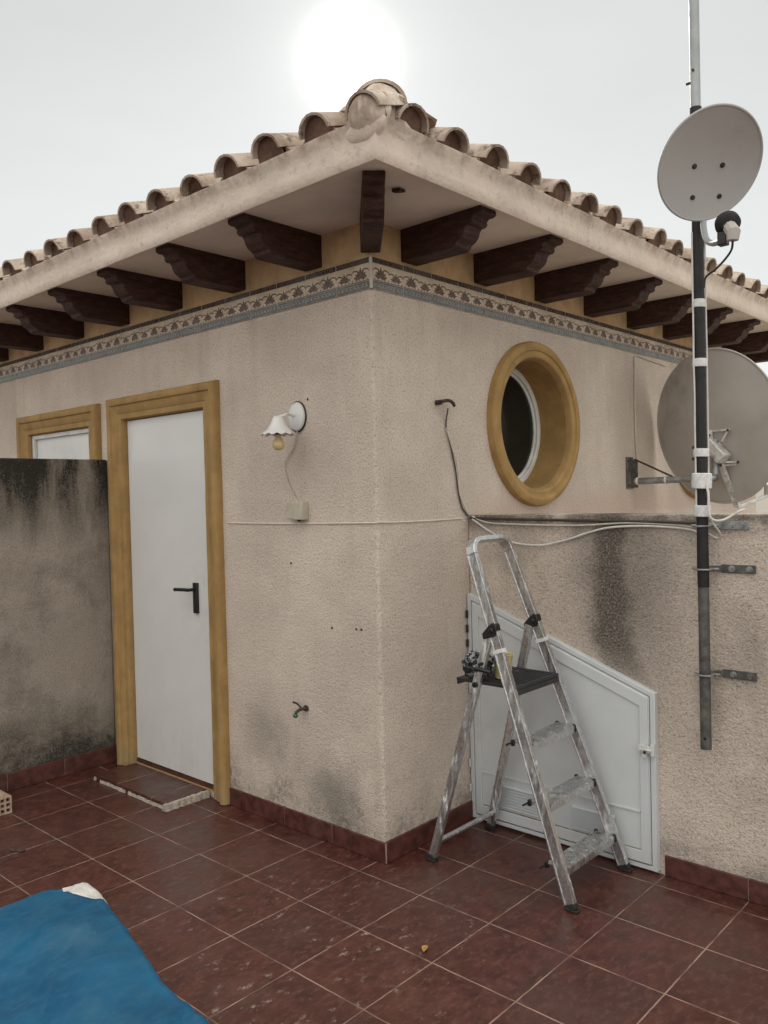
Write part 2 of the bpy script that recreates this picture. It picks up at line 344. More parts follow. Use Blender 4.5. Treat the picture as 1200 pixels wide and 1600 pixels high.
def floor_mat(name='terrace_tile', ox=0, oy=0):
    t = NT(name); T = .3333; X = t.xyz()
    mp = t.n('ShaderNodeMapping'); t.l(t.co, mp.inputs[0]); mp.inputs['Location'].default_value = (.0344+T*30+ox, .125+T*60+oy, 0)
    dist = t.n('ShaderNodeVectorMath'); dist.operation = 'ADD'; t.l(mp.outputs[0], dist.inputs[0])
    nz = t.n('ShaderNodeTexNoise'); nz.inputs['Scale'].default_value = 25; t.l(t.co, nz.inputs['Vector'])
    sc = t.n('ShaderNodeVectorMath'); sc.operation = 'SCALE'; sc.inputs['Scale'].default_value = .004; t.l(nz.outputs['Color'], sc.inputs[0]); t.l(sc.outputs[0], dist.inputs[1])
    br = t.n('ShaderNodeTexBrick'); br.offset = 0; br.squash = 1
    t.l(dist.outputs[0], br.inputs['Vector']); br.inputs['Scale'].default_value = 1
    br.inputs['Brick Width'].default_value = T; br.inputs['Row Height'].default_value = T
    br.inputs['Mortar Size'].default_value = .0034; br.inputs['Mortar Smooth'].default_value = .35
    br.inputs['Color1'].default_value = (0, 0, 0, 1); br.inputs['Color2'].default_value = (1, 1, 1, 1); br.inputs['Mortar'].default_value = (.5, .5, .5, 1)
    f = br.outputs['Fac']
    a = t.noise(11, 6, .68); c = t.mix(t.ramp(a, .3, .7), (.042, .0105, .0075), (.105, .031, .022))
    c = t.mix(t.math('MULTIPLY', br.outputs['Color'], .6), c, (.050, .017, .013))
    c = t.mix(t.math('MULTIPLY', t.ramp(t.noise(46, 5, .7, sc=(1, .45, 1)), .48, .64), .55), c, (.125, .055, .042))
    c = t.mix(t.math('MULTIPLY', t.ramp(t.noise(2.2, 5, .6, off=(3, 3, 0)), .45, .7), .35), c, (.10, .062, .05))
    # plaster-dust scuffs in front of the corner
    dx = t.math('SUBTRACT', X[0], .22); dy = t.math('ADD', X[1], .72)
    reg = t.ramp(t.math('SQRT', t.math('ADD', t.math('MULTIPLY', dx, dx), t.math('MULTIPLY', dy, dy))), .25, 1.0, 1, 0)
    sp = t.ramp(t.noise(26, 6, .75, sc=(1, .55, 1), off=(7, 1, 0)), .56, .68)
    sp = t.math('MULTIPLY', sp, t.ramp(t.noise(6, 3, .6, off=(1, 7, 0)), .42, .55))
    c = t.mix(t.math('MULTIPLY', t.math('MULTIPLY', sp, reg), .85), c, (.36, .28, .235))
    sp2 = t.ramp(t.noise(70, 4, .75, sc=(.5, 1, 1), off=(2, 9, 0)), .68, .74)
    c = t.mix(t.math('MULTIPLY', sp2, .35), c, (.26, .19, .16))
    gr = t.mix(t.ramp(t.noise(8, 4), .35, .65), (.15, .085, .065), (.34, .225, .175))
    c = t.mix(f, c, gr)
    t.set(col=c, rough=t.math('ADD', t.ramp(a, .3, .7, .28, .50), t.math('MULTIPLY', f, .25)), spec=.5)
    h = t.math('ADD', t.math('MULTIPLY', t.math('SUBTRACT', 1.0, f), 1.0), t.math('MULTIPLY', t.noise(38, 5, .65), .35))
    t.bump(h, .0035, .8)
    return t.m
M_floor = floor_mat()
M_skirt = simple('skirting_tile', (.085, .026, .020), .5, var=.35, scale=22, bump=.001, dirt=(.14, .07, .05), spots=.55)
M_ladder = NT('ladder_aluminium')
_t = M_ladder; n1 = _t.noise(60, 5, .7); n2 = _t.noise(42, 6, .7, sc=(1, 1, .22))
c_ = _t.mix(_t.ramp(n1, .35, .65), (.52, .52, .52), (.70, .70, .70))
c_ = _t.mix(_t.ramp(n2, .60, .68), c_, (.74, .74, .72)); c_ = _t.mix(_t.math('MULTIPLY', _t.ramp(_t.noise(60, 5, .7, off=(4, 4, 4), sc=(1, 1, .4)), .62, .72), .3), c_, (.14, .12, .10))
M_ladder = _t.set(col=c_, rough=_t.ramp(n2, .4, .68, .26, .6), metal=_t.ramp(n2, .58, .66, .92, .15)); _t.bump(n1, .0008, .6)
M_galv = simple('galvanised_steel', (.30, .31, .31), .5, metal=.75, var=.3, scale=25, dirt=(.14, .12, .10))
M_polelt = simple('grey_mast_paint', (.36, .38, .385), .5, metal=.3, var=.12, scale=15, dirt=(.2, .19, .18), spots=.6)
M_wrap = simple('black_wrap', (.009, .007, .007), .6, var=.4, scale=25, bump=.002, bscale=50)
M_lowpole = simple('weathered_tube', (.10, .095, .088), .6, metal=.4, var=.35, scale=30, dirt=(.2, .18, .16))
M_dish = simple('dish_grey', (.42, .41, .405), .5, var=.05, scale=3, dirt=(.30, .27, .25), spots=.5)
M_dish_dk = simple('dish_grey_dark', (.43, .405, .38), .55, var=.08, scale=3, dirt=(.2, .17, .15), spots=.5)
M_tape = simple('white_tape', (.66, .66, .65), .6, var=.12, scale=60, bump=.0015, bscale=70)
M_cable = simple('cream_cable', (.52, .47, .40), .55, var=.12, scale=30)
M_cablew = simple('pale_cable', (.60, .58, .55), .5, var=.1, scale=30)
M_cabled = simple('dark_cable', (.05, .04, .035), .6, var=.2, scale=30)
M_rust = simple('rusty_iron', (.055, .035, .028), .8, var=.4, scale=60, bump=.002)

# ------------------------------------------------------------------ setting
HX, HY = -8.0, 4.75             # far corners of the house
g = MB(); g.face([(-3000,-3000,-6.4),(3000,-3000,-6.4),(3000,3000,-6.4),(-3000,3000,-6.4)])
tag(g.build('ground', simple('dry_ground', (.24, .215, .18), .95, var=.12, scale=.4)), kind='structure')
g = MB(); g.box((-2.25,-7,-.3),(6.5,.645,0))
tag(g.build('terrace_floor', M_floor), kind='structure')
g = MB(); g.box((-9,-7,-.3),(-2.4,0,-.004))
tag(g.build('neighbour_terrace', M_floor), kind='structure')
g = MB(); g.box((0,.80,-.3),(6.5,6.5,-.05))
tag(g.build('lower_roof_deck', simple('roof_screed', (.30, .26, .22), .9, var=.2, scale=3)), kind='structure')

# ------------------------------------------------------------------ house
house = thing('house', 'beige stucco rooftop house with tiled eaves, white door and round windows', 'house')
wb = MB()
BR = .018                                   # softened corner
def rect_xz(x0, x1, z0, z1, y=0): wb.face([(x0,y,z0),(x1,y,z0),(x1,y,z1),(x0,y,z1)])
def rect_yz(y0, y1, z0, z1, x=0): wb.face([(x,y0,z0),(x,y1,z0),(x,y1,z1),(x,y0,z1)])
DX0, DX1, DZ = -2.02, -1.21, 2.06           # door opening
VX0, VX1, VZ0, VZ1 = -3.24, -2.41, 1.0, 2.05
ZB, ZT = 2.459, 2.593
for a in ((HX, VX0, -.3, ZB), (VX0, VX1, -.3, VZ0), (VX0, VX1, VZ1, ZB), (VX1, DX0, -.3, ZB), (DX0, DX1, DZ, ZB), (DX0, DX1, -.3, 0.03), (DX1, -BR, -.3, ZB)): rect_xz(*a)
def reveal(x0, x1, z0, z1, d):
    wb.face([(x0,0,z0),(x0,d,z0),(x0,d,z1),(x0,0,z1)]); wb.face([(x1,0,z0),(x1,d,z0),(x1,d,z1),(x1,0,z1)])
    wb.face([(x0,0,z1),(x1,0,z1),(x1,d,z1),(x0,d,z1)]); wb.face([(x0,0,z0),(x1,0,z0),(x1,d,z0),(x0,d,z0)])
wb.cur = 1; reveal(DX0, DX1, .03, DZ, .12); reveal(VX0, VX1, VZ0, VZ1, .12); wb.cur = 0
k = 6
cr = [(-BR+BR*sin(a), BR-BR*cos(a)) for a in [i*pi/2/k for i in range(k+1)]]
for (xa, ya), (xb, yb) in zip(cr, cr[1:]): wb.face([(xa,ya,-.3),(xb,yb,-.3),(xb,yb,ZB),(xa,ya,ZB)])
WC = [(1.262, 1.942), (3.46, 1.942)]; RI = .345
ys = [BR, WC[0][0]-.42, WC[0][0]+.42, WC[1][0]-.42, WC[1][0]+.42, HY]
for i in (0, 2, 4): rect_yz(ys[i], ys[i+1], -.3, ZB)
for cy, cz in WC:
    rect_yz(cy-.42, cy+.42, -.3, cz-.42); rect_yz(cy-.42, cy+.42, cz+.42, ZB)
    n = 96; ci = []; sq = []
    for i in range(n):
        a = 2*pi*i/n + pi/4; u, v = cos(a), sin(a); s_ = .42/max(abs(u), abs(v))
        ci.append((0, cy+RI*u, cz+RI*v)); sq.append((0, cy+s_*u, cz+s_*v))
    for i in range(n):
        j = (i+1) % n; wb.face([ci[i], ci[j], sq[j], sq[i]])
    wb.cur = 1
    for i in range(n):
        j = (i+1) % n; wb.face([ci[i], ci[j], (-.26, ci[j][1], ci[j][2]), (-.26, ci[i][1], ci[i][2])])
    wb.cur = 0
rect_xz(HX, 0, -.3, ZB, HY); rect_yz(0, HY, -.3, ZB, HX)
wb.build('wall', [M_house, M_ochre], house)
g = MB()                                    # ochre strip between the corbels
for a, b in (((HX,0),(0,0)), ((0,0),(0,HY)), ((0,HY),(HX,HY)), ((HX,HY),(HX,0))):
    g.face([(a[0],a[1],ZB),(b[0],b[1],ZB),(b[0],b[1],2.78),(a[0],a[1],2.78)])
g.build('upper_wall', M_frieze, house)

# tile band: each 0.2 m listel + flower + listel, with pale joints
band = MB(); TH = .008
def band_side(fn, length, sgn):
    """fn(u, v, d): u along wall, v height, d out of wall"""
    def q(u0, u1, v0, v1, d, mi):
        band.cur = mi; band.face([fn(u0, v0, d), fn(u1, v0, d), fn(u1, v1, d), fn(u0, v1, d)])
    def poly(pts, d, mi):
        band.cur = mi; band.face([fn(u, v, d) for u, v in pts])
    q(0, length, ZB, ZT, TH, 0)                       # joint bed
    band.cur = 0
    band.face([fn(0, ZT, 0), fn(length, ZT, 0), fn(length, ZT, TH), fn(0, ZT, TH)])
    band.face([fn(0, ZB, 0), fn(length, ZB, 0), fn(length, ZB, TH), fn(0, ZB, TH)])
    n = int(length/.2); d1, d2, d3 = TH+.0015, TH+.0025, TH+.0033
    for i in range(n):
        u = i*.2+.002; e = u+.196
        q(u, e, ZB+.001, ZB+.034, d1, 4)              # blue listel
        q(u, e, ZB+.036, ZT-.026, d1, 1)              # cream field
        q(u, e, ZT-.024, ZT-.001, d1, 3)              # dark listel
        for k in range(10):                           # rope marks
            c = u+.012+k*.019
            poly([(c-.006, ZT-.018), (c+.002, ZT-.006), (c+.006, ZT-.006), (c-.002, ZT-.018)], d2, 2)
        q(u+.004, e-.004, ZB+.010, ZB+.0125, d2, 5); q(u+.004, e-.004, ZB+.022, ZB+.0245, d2, 5)
        for k in range(8):
            c = u+.014+k*.024; poly([(c-.005, ZB+.0145), (c, ZB+.020), (c+.005, ZB+.0145)], d3, 1)
        q(u, e, ZB+.0365, ZB+.0395, d2, 2)
        v0 = ZB+.042
        for k in range(9):                            # small drops along the foot of the field
            c = u+.011+k*.0218; poly([(c-.004, v0), (c, v0+.009), (c+.004, v0)], d2, 2)
        for cx_, s in ((u+.05, 1.25), (u+.148, 1.0)):  # big palmette, small bud
            vb = v0+.008
            for ang in (-80, -55, -28, 0, 28, 55, 80):
                a = radians(ang); ln = (.040 if ang == 0 else .032)*s; wd = .0075*s
                bx, bz = cx_, vb; tx, tz = cx_+sin(a)*ln, vb+cos(a)*ln
                mx, mz = (bx+tx)/2, (bz+tz)/2; nx, nz = cos(a), -sin(a)
                poly([(bx, bz), (mx+nx*wd, mz+nz*wd), (tx, tz), (mx-nx*wd, mz-nz*wd)], d2+.0001*abs(ang)/34, 2 if ang else 6)
            for sg in (-1, 1):                        # scrolls beside it
                pr = [(cx_+sg*(.020+.018*cos(t)*s)+sg*.010, vb+.016*s+.012*sin(t)*s) for t in [j*pi/5 for j in range(9)]]
                for (a0, b0), (a1, b1) in zip(pr, pr[1:]):
                    poly([(a0, b0), (a1, b1), (a1, b1+.005), (a0, b0+.005)], d3, 2)
LW = -HX
band_side(lambda u, v, d: (-u+d*0, -d, v), LW, -1)
band_side(lambda u, v, d: (d, u, v), HY, 1)
band.cur = 0
band.face([(0,-TH,ZB),(TH,-TH,ZB),(TH,-TH,ZT),(0,-TH,ZT)]); band.face([(TH,-TH,ZB),(TH,0,ZB),(TH,0,ZT),(TH,-TH,ZT)])
band.face([(0,0,ZT),(TH,0,ZT),(TH,-TH,ZT),(0,-TH,ZT)])
band.build('tile_band', [M_grout_l, M_glz, M_gbrown, M_gdark, M_gblue, simple('glaze_pale_grey', (.27, .27, .24), .3), simple('glaze_green', (.09, .09, .05), .3)], house, merge=False, ang=20)

# corbels
PR = [(0, 2.752), (.432, 2.752), (.436, 2.744), (.436, 2.728), (.420, 2.722), (.400, 2.722), (.388, 2.712), (.392, 2.700), (.380, 2.690), (.362, 2.690),
      (.352, 2.678), (.346, 2.660), (.334, 2.645), (.318, 2.636), (.306, 2.630), (.300, 2.616), (.284, 2.609), (.22, 2.609), (0, 2.609)]
def corbel(fn, wd, sc=1.0, zs=1.0):
    g = MB(); g.prism([(u*sc, 2.752-(2.752-v)*zs) for u, v in PR], fn, 0, wd); return g.build('corbel', M_wood, house, bevel=.004, ang=25)
for i in range(9):
    y0 = .199+.5455*i+R.uniform(-.008, .008); corbel(lambda u, v, t, y0=y0: (u-.0, y0+t, v), .11)
for i in range(14):
    x0 = -.294-.5395*i+R.uniform(-.008, .008); corbel(lambda u, v, t, x0=x0: (x0-t, -u, v), .11)
dg = Vector((1, -1, 0)).normalized(); dn = Vector((1, 1, 0)).normalized()
corbel(lambda u, v, t: tuple(dg*u + dn*(t-.042) + Vector((-.0, .0, v))), .084, 1.22)

# eaves: soffit, plastered fascia
def loop(o, z): return [(o, -o, z), (o, HY+o, z), (HX-o, HY+o, z), (HX-o, -o, z)]
g = MB(); a, b = loop(-.01, 2.75), loop(.470, 2.75)
for i in range(4): g.face([a[i], a[(i+1) % 4], b[(i+1) % 4], b[i]])
g.build('soffit', M_soffit, house)
g = MB(); prof = [(.462, 2.7515), (.468, 2.738), (.478, 2.732), (.487, 2.745), (.489, 2.775), (.492, 2.81), (.498, 2.84), (.512, 2.858), (.515, 2.868), (.40, 2.885)]
def side_pts(o, z, s, n):
    A, B = Vector(loop(o, z)[s]), Vector(loop(o, z)[(s+1) % 4]); return [A.lerp(B, i/n) for i in range(n+1)]
for s, n in ((0, 150), (1, 4), (2, 4), (3, 240)):
    rows = []
    nrm = [Vector((1,0,0)), Vector((0,1,0)), Vector((-1,0,0)), Vector((0,-1,0))][s]
    for pi_, (o, z) in enumerate(prof):
        row = side_pts(o, z, s, n)
        if n > 10 and pi_ > 0:
            k = min(1, pi_/5)
            row = [p + (nrm*(.005*noise.noise(p*3.1)+.0035*noise.noise(p*11)) + Vector((0,0,1))*(.004*noise.noise(p*2.3+Vector((9,9,9)))))*(k if 0 < i < n else 0) for i, p in enumerate(row)]
        rows.append(row)
    for ra, rb in zip(rows, rows[1:]):
        for i in range(n): g.face([ra[i], ra[i+1], rb[i+1], rb[i]])
g.build('fascia', M_fascia, house, ang=60)

# hipped roof
SL = .36; Z0 = 2.872; E0 = .50
mid = HY/2; RX = mid+E0; zr = Z0+SL*RX
g = MB(); c = loop(E0, Z0); ra, rb = (-mid, mid, zr), (HX+mid, mid, zr)
g.face([c[0], c[1], ra]); g.face([c[1], c[2], rb, ra]); g.face([c[2], c[3], rb]); g.face([c[3], c[0], ra, rb])
g.build('roof_deck', M_mortar, house)
tl = MB()
def shell(M, r0, r1, ln, th=.012, arc=175, n=9, down=False):
    """tapered barrel tile along local y (front at y=0), arch up in z"""
    vs = []
    a0 = radians(90-arc/2); a1 = radians(90+arc/2)
    for y, r in ((0, r0), (ln, r1)):
        for rr in (r, r-th):
            for i in range(n+1):
                a = a0+(a1-a0)*i/n; z = rr*sin(a)*(.88)
                vs.append(M @ Vector((rr*cos(a), y, -z if down else z)))
    m_ = n+1; fs = []
    for i in range(n):
        fs.append((i, i+1, 2*m_+i+1, 2*m_+i)); fs.append((m_+i+1, m_+i, 3*m_+i, 3*m_+i+1)); fs.append((i+1, i, m_+i, m_+i+1)); fs.append((2*m_+i, 2*m_+i+1, 3*m_+i+1, 3*m_+i))
    fs.append((0, 2*m_, 3*m_, m_)); fs.append((n, m_+n, 3*m_+n, 2*m_+n))
    tl.raw(vs, fs)
def frame(o, fwd, up):
    f_ = Vector(fwd).normalized(); u_ = (Vector(up)-f_*Vector(up).dot(f_)).normalized(); x_ = f_.cross(u_)
    M = Matrix.Identity(4)
    for i in range(3): M[i][0] = x_[i]; M[i][1] = f_[i]; M[i][2] = u_[i]; M[i][3] = o[i]
    return M
mort = MB()
def slope_tiles(org, along, inward, count, length, first, clip0, clip1, rowsmax, rnd):
    along = Vector(along); inward = Vector(inward); up = Vector((0,0,1)); sd = (inward+up*SL).normalized()
    for i in range(count):
        for half in (0, 1):
            a = first+i*.25+half*.125
            lim = min(a-clip0, clip1-a)
            rows = 0
            while rows < rowsmax:
                dist = rows*.33
                if dist > 0 and dist*.94 > lim-.10: break
                if lim < -.02 and dist == 0: break
                j = R.uniform(-.006, .006); jr = R.uniform(-.02, .02)
                base = Vector(org)+along*(a+j) + sd*dist
                if half == 0:
                    p = base + up*(.008+R.uniform(-.005, .005)) - inward*(.022 + R.uniform(-.008, .008) if rows == 0 else 0)
                    M = frame(p, sd+along*jr, up); shell(M, .083+R.uniform(-.003, .003), .068, min(.42, max(.10, lim-dist*.94+.14)), th=.010)
                    if rows == 0:
                        # mortar plug set back under the arch
                        poly = [(-.072, -.03)] + [(.072*cos(pi-t), .062*sin(t)) for t in [q*pi/8 for q in range(9)]] + [(.072, -.03)]
                        ins = .022+R.uniform(0, .02)
                        mort.face([M @ Vector((x, ins, z)) for x, z in poly])
                else:
                    p = base + up*(.062) - inward*(.005 if rows == 0 else 0)
                    M = frame(p, sd, up); shell(M, .080, .080, min(.42, max(.10, lim-dist*.94+.12)), down=True, arc=110)
                    if rows == 0:
                        M2 = frame(base, sd, up)
                        mort.raw([M2 @ Vector(q) for q in ((-.07,.0,-.02),(.07,.0,-.02),(.055,.012,.012),(.0,.015,-.012+.0),(-.055,.012,.012))], [(0,1,2,3,4)])
                rows += 1
slope_tiles((E0, 0, Z0), (0, 1, 0), (-1, 0, 0), 22, 0, -.318, -E0, HY+E0, 8, R)
slope_tiles((0, -E0, Z0), (-1, 0, 0), (0, 1, 0), 36, 0, -.466, -E0, -HX+E0, 8, R)
# hip covers up the corner diagonal
hd = Vector((-1, 1, SL)).normalized(); st = Vector((E0-.115+.020, -E0+.115+.020, Z0+SL*.115+.062))
for i in range(10):
    M = frame(st+hd*.36*i, hd, (0, 0, 1)); shell(M, .098, .084, .44, th=.013, n=12)
hd2 = Vector((-1, -1, SL)).normalized()
for i in range(10):
    M = frame(Vector((E0-.115, HY+E0-.115, Z0+SL*.115+.062))+hd2*.36*i, hd2, (0, 0, 1)); shell(M, .110, .092, .44, th=.015, n=12)
tl.build('roof_tiles', M_tile, house, keepn=False, ang=50)
fm = MB(); M = frame(st, hd, (0, 0, 1))      # plaster smeared up round the corner tiles
fm.ball(st+hd*.045-Vector((0, 0, .012)), .090, seg=32, rings=20, sc=(1.0, 1.0, 1.0), jig=.07, seed=2)
fm.ball(Vector((.452, -.474, Z0+.022)), .080, seg=32, rings=20, sc=(1.0, .85, .95), jig=.10, seed=4)
fm.ball(Vector((.435, -.478, Z0-.020)), .080, seg=28, rings=18, sc=(1.2, .45, .7), jig=.05, seed=14)
fm.ball(Vector((.450, -.425, Z0+.030)), .075, seg=28, rings=18, sc=(.85, .85, 1.1), jig=.12, seed=6)
fm.ball(Vector((.472, -.37, Z0-.008)), .070, seg=28, rings=18, sc=(.50, 1.3, .8), jig=.1, seed=8)
fm.ball(Vector((.42, -.38, Z0+.065)), .060, seg=24, rings=16, sc=(1, 1, .8), jig=.3, seed=9)
fm.build('corner_plaster', M_fascia, house, ang=80)
for i in range(9):
    p = st+hd*.36*(i+.5)
    for s in (-1, 1): mort.ball(p+dn*.11*s-Vector((0,0,.05)), .07, seg=12, rings=8, sc=(1.6, 1.6, .6), jig=.3, seed=20+i*2+s)
mort.build('roof_mortar', M_mortar, house, ang=60)

# door
def casing(x0, x1, z0, z1, closed, y=0):
    prof = [(0, -.001), (.0, .022), (.004, .036), (.014, .044), (.030, .046), (.044, .042), (.050, .032), (.056, .030), (.092, .026), (.098, .020), (.104, .020), (.126, .017), (.130, .010), (.132, -.001)]
    g = MB(); rows = []
    for u, v in prof:
        r = [(x0+u, y-v, z0+(u if closed else 0)), (x0+u, y-v, z1-u), (x1-u, y-v, z1-u), (x1-u, y-v, z0+(u if closed else 0))]
        rows.append(r)
    for a, b in zip(rows, rows[1:]):
        for i in range(4 if closed else 3):
            j = (i+1) % 4
            n = 30
            A0, A1, B0, B1 = Vector(a[i]), Vector(a[j]), Vector(b[i]), Vector(b[j])
            for k in range(n):
                f = [A0.lerp(A1, k/n), A0.lerp(A1, (k+1)/n), B0.lerp(B1, (k+1)/n), B0.lerp(B1, k/n)]
                g.face([p + Vector((.0022*noise.noise(p*5), -.002*noise.noise(p*7), 0)) for p in f])
    if not closed:
        for i in (0, 3): g.face([r[i] for r in rows])
    return g
dr = MB(); dr.box((DX0+.004, .022, .055), (DX1-.004, .062, DZ-.004))
door = dr.build('door', M_leaf, house, bevel=.002)
casing(DX0-.132, DX1+.132, 0.004, DZ+.132, False).build('door_casing', M_ochre, door, ang=40)
g = MB(); g.box((DX0, .018, .03), (DX1, .10, .052)); g.build('threshold', M_skirt, door)
g = MB()                                               # lever handle on a long plate
hx = px(308, 935, 1, .02).x
z0, z1 = px(308, 910, 1, .02).z-.002, px(308, 958, 1, .02).z
g.box((hx-.020, .006, z1), (hx+.016, .0215, z0)); zc = z0-.035
g.tube([(hx-.002, .02, zc), (hx-.002, -.035, zc)], .009, 12)
g.tube(smooth([(hx-.002, -.035, zc), (hx-.03, -.040, zc+.001), (hx-.12, -.038, zc-.003)]), .0095, 12)
g.ball((hx-.12, -.038, zc-.003), .0105, seg=12, rings=8)
g.tube([(hx-.002, .01, z1+.035), (hx-.002, .002, z1+.035)], .008, 12)
g.build('handle', M_black, door, bevel=.002)
# shuttered window beyond the parapet
win = MB(); win.box((VX0+.005, .03, VZ0), (VX1-.005, .05, VZ1-.003))
win = win.build('window', M_white, house)
casing(VX0-.132, VX1+.132, VZ0-.132, VZ1+.132, True).build('window_casing', M_ochre, win, ang=40)
g = MB(); g.box((VX0+.004, .01, VZ0), (VX0+.035, .028, VZ1-.004)); g.box((VX1-.035, .01, VZ0), (VX1-.004, .028, VZ1-.004)); g.box((VX0+.035, .01, VZ1-.03), (VX1-.035, .028, VZ1-.004))
g.build('window_frame', M_pvc, win, bevel=.002)
# round windows
RXm = Matrix(((0,0,1,0),(1,0,0,0),(0,1,0,0),(0,0,0,1)))
for cy, cz in WC:
    T_ = Matrix.Translation((0, cy, cz)) @ RXm
    g = MB(); n = 96
    pf = [(.440, -.002), (.440, .020), (.434, .034), (.420, .044), (.404, .046), (.392, .040), (.388, .032), (.378, .030), (.366, .034), (.356, .030), (.349, .018), (.3455, -.002)]
    g.lathe(pf, T_, n)
    rw = g.build('round_window', M_ochre, house, ang=30)
    g = MB(); g.lathe([(.344, -.20), (.344, -.172), (.338, -.168), (.318, -.168), (.312, -.172), (.312, -.185), (.300, -.188), (.300, -.20)], T_, n); g.build('window_frame', M_pvc, rw, ang=30)
    g = MB(); g.lathe([(.303, -.195), (.001, -.195)], T_, n); g.build('pane', M_glass, rw)

# skirting tiles
def skirt(fn, segs, h=.09, th=.012):
    g = MB()
    for a, b in segs:
        u = a
        while u < b-.004:
            e = min(u+.330, b); P = [(u, 0), (e, 0), (e, h-.004), (u, h-.004)]
            jj = R.uniform(-.0015, .0015)
            pts = [fn(x, z, d) for d in (.0008, th+jj) for x, z in ((u+.002, .001), (e-.002, .001), (e-.002, h+jj), (u+.002, h+jj))]
            g.raw(pts, [(0,1,2,3),(4,5,6,7),(0,1,5,4),(1,2,6,5),(2,3,7,6),(3,0,4,7)]); u = e
    g.cur = 1; x_ = segs[0]; P_ = [fn(x, z, d) for d in (.0004, th-.0035) for x, z in ((x_[0], .0006), (x_[1], .0006), (x_[1], h-.003), (x_[0], h-.003))]
    g.raw(P_, [(0,1,2,3),(4,5,6,7),(0,1,5,4),(1,2,6,5),(2,3,7,6),(3,0,4,7)])
    return g
M_sgrout = simple('skirting_grout', (.30, .21, .165), .9, var=.25, scale=40)
g = skirt(lambda u, z, d: (-u, -d, z), [(-.012, -DX1-.134)]); h2 = skirt(lambda u, z, d: (d, u, z), [(0.0, .644)])
k = len(g.v); g.v += h2.v; g.f += [tuple(i+k for i in f) for f in h2.f]; g.mi += h2.mi
g.build('skirting', [M_skirt, M_sgrout], house, bevel=.002)

# ------------------------------------------------------------------ parapets
def noisy_slab(g, x0, x1, y0, y1, z0, z1): g.box((x0, y0, z0), (x1, y1, z1))
pl = thing('parapet_wall', 'tall mould-blackened stucco parapet wall on the left, beside the door', 'wall')
g = MB(); g.box((-2.37, -7, -.3), (-2.215, -.001, 1.838)); g.build('wall_body', M_left, pl, bevel=.012, seg=3)
skirt(lambda u, z, d: (-2.215+d, -u, z), [(.006, 3.2)], h=.10).build('skirting', [M_skirt, M_sgrout], pl, bevel=.002)
YP = .645
prr = thing('parapet_wall', 'low stucco parapet wall with black rain stain and white under-stair door', 'wall')
g = MB(); g.box((.001, YP, -.3), (6.5, YP+.15, 1.478)); g.build('wall_body', M_right, prr, bevel=.010, seg=3)
g = MB()                                               # rough cement bead where the parapet meets the house
for i in range(70):
    u = i*.02
    g.ball((.002, YP+.15+u*1.0, 1.474), .012, seg=6, rings=4, sc=(.6, 1.5, .6+.5*R.random()), jig=.4, seed=i)
skirt(lambda u, z, d: (u, YP-d, z), [(.965, 6.3)], h=.085).build('skirting', [M_skirt, M_sgrout], prr, bevel=.002)
# under-stair door: sloping head
x0, x1, zL, zR, zb = .006, .942, 1.100, .748, .012
ft = YP-.001
def q5(ins, y0, y1, g, zb_=None):
    sl = (zR-zL)/(x1-x0); k = ins*sqrt(1+sl*sl)
    pts = [(x0+ins, zb+ins if zb_ is None else zb_), (x1-ins, zb+ins if zb_ is None else zb_), (x1-ins, zR-k-sl*ins*-1*-1), (x0+ins, zL-k+sl*ins)]
    return pts
def ring(gm, o, i, ya, yb):
    n = 4
    for a in range(n):
        b = (a+1) % n
        gm.face([(o[a][0], yb, o[a][1]), (o[b][0], yb, o[b][1]), (i[b][0], yb, i[b][1]), (i[a][0], yb, i[a][1])])
        gm.face([(o[a][0], ya, o[a][1]), (o[b][0], ya, o[b][1]), (o[b][0], yb, o[b][1]), (o[a][0], yb, o[a][1])])
        gm.face([(i[a][0], ya, i[a][1]), (i[b][0], ya, i[b][1]), (i[b][0], yb, i[b][1]), (i[a][0], yb, i[a][1])])
def lift(p): return p
sl = (zR-zL)/(x1-x0)
def P5(a, b, c): # inset left/right a, bottom b, head c
    return [(x0+a, zb+b), (x1-a, zb+b), (x1-a, zR-sl*a*1-c), (x0+a, zL+sl*a-c)]
g = MB(); O = P5(0, 0, 0); I = P5(.022, .018, .024); ring(g, O, I, YP, YP-.027)
ud = g.build('utility_door', M_alu, prr, bevel=.003); ud['label'] = 'white aluminium under-stair door with sloping top'
g = MB(); O2 = P5(.026, .022, .028)
g.prism(O2, lambda u, v, t: (u, YP-t, v), .004, .024)
lf = g.build('door_leaf', M_alu, ud, bevel=.002)
g = MB(); Oa = P5(.030, .026, .032); Ia = P5(.066, .075, .085); ring(g, Oa, Ia, YP-.024, YP-.032); g.build('rail_frame', M_alu, ud, bevel=.0025)
g = MB(); g.box((x0+.07, YP-.030, .244), (x1-.07, YP-.0235, .250)); g.build('moulding', M_alu, ud)
g = MB()
g.box((x0+.07, YP-.029, .070+zb), (x1-.07, YP-.0238, .078+zb)); g.build('grime_line', simple('brown_grime', (.20, .16, .10), .8, var=.3, scale=30, dirt=(.5, .5, .48)), ud)
for a, b, c, d in ((.15, .385, .105, .215), (.555, .76, .105, .205)):
    g = MB(); n = 8
    for i in range(n):
        z = c+(d-c)*i/n; g.raw([(a, YP-.024, z), (b, YP-.024, z), (b, YP-.037, z+.001), (a, YP-.037, z+.001), (b, YP-.0245, z+.0085), (a, YP-.0245, z+.0085)], [(0,1,2,3), (3,2,4,5)])
    g.build('louvre', M_alu, ud, ang=20)
g = MB(); lx, lz = .905, .515
g.box((lx-.03, YP-.046, lz-.012), (lx+.022, YP-.032, lz+.016)); g.box((lx-.008, YP-.055, lz-.03), (lx+.008, YP-.044, lz+.022)); g.tube([(lx-.02, YP-.05, lz+.002), (lx+.03, YP-.05, lz+.002)], .005)
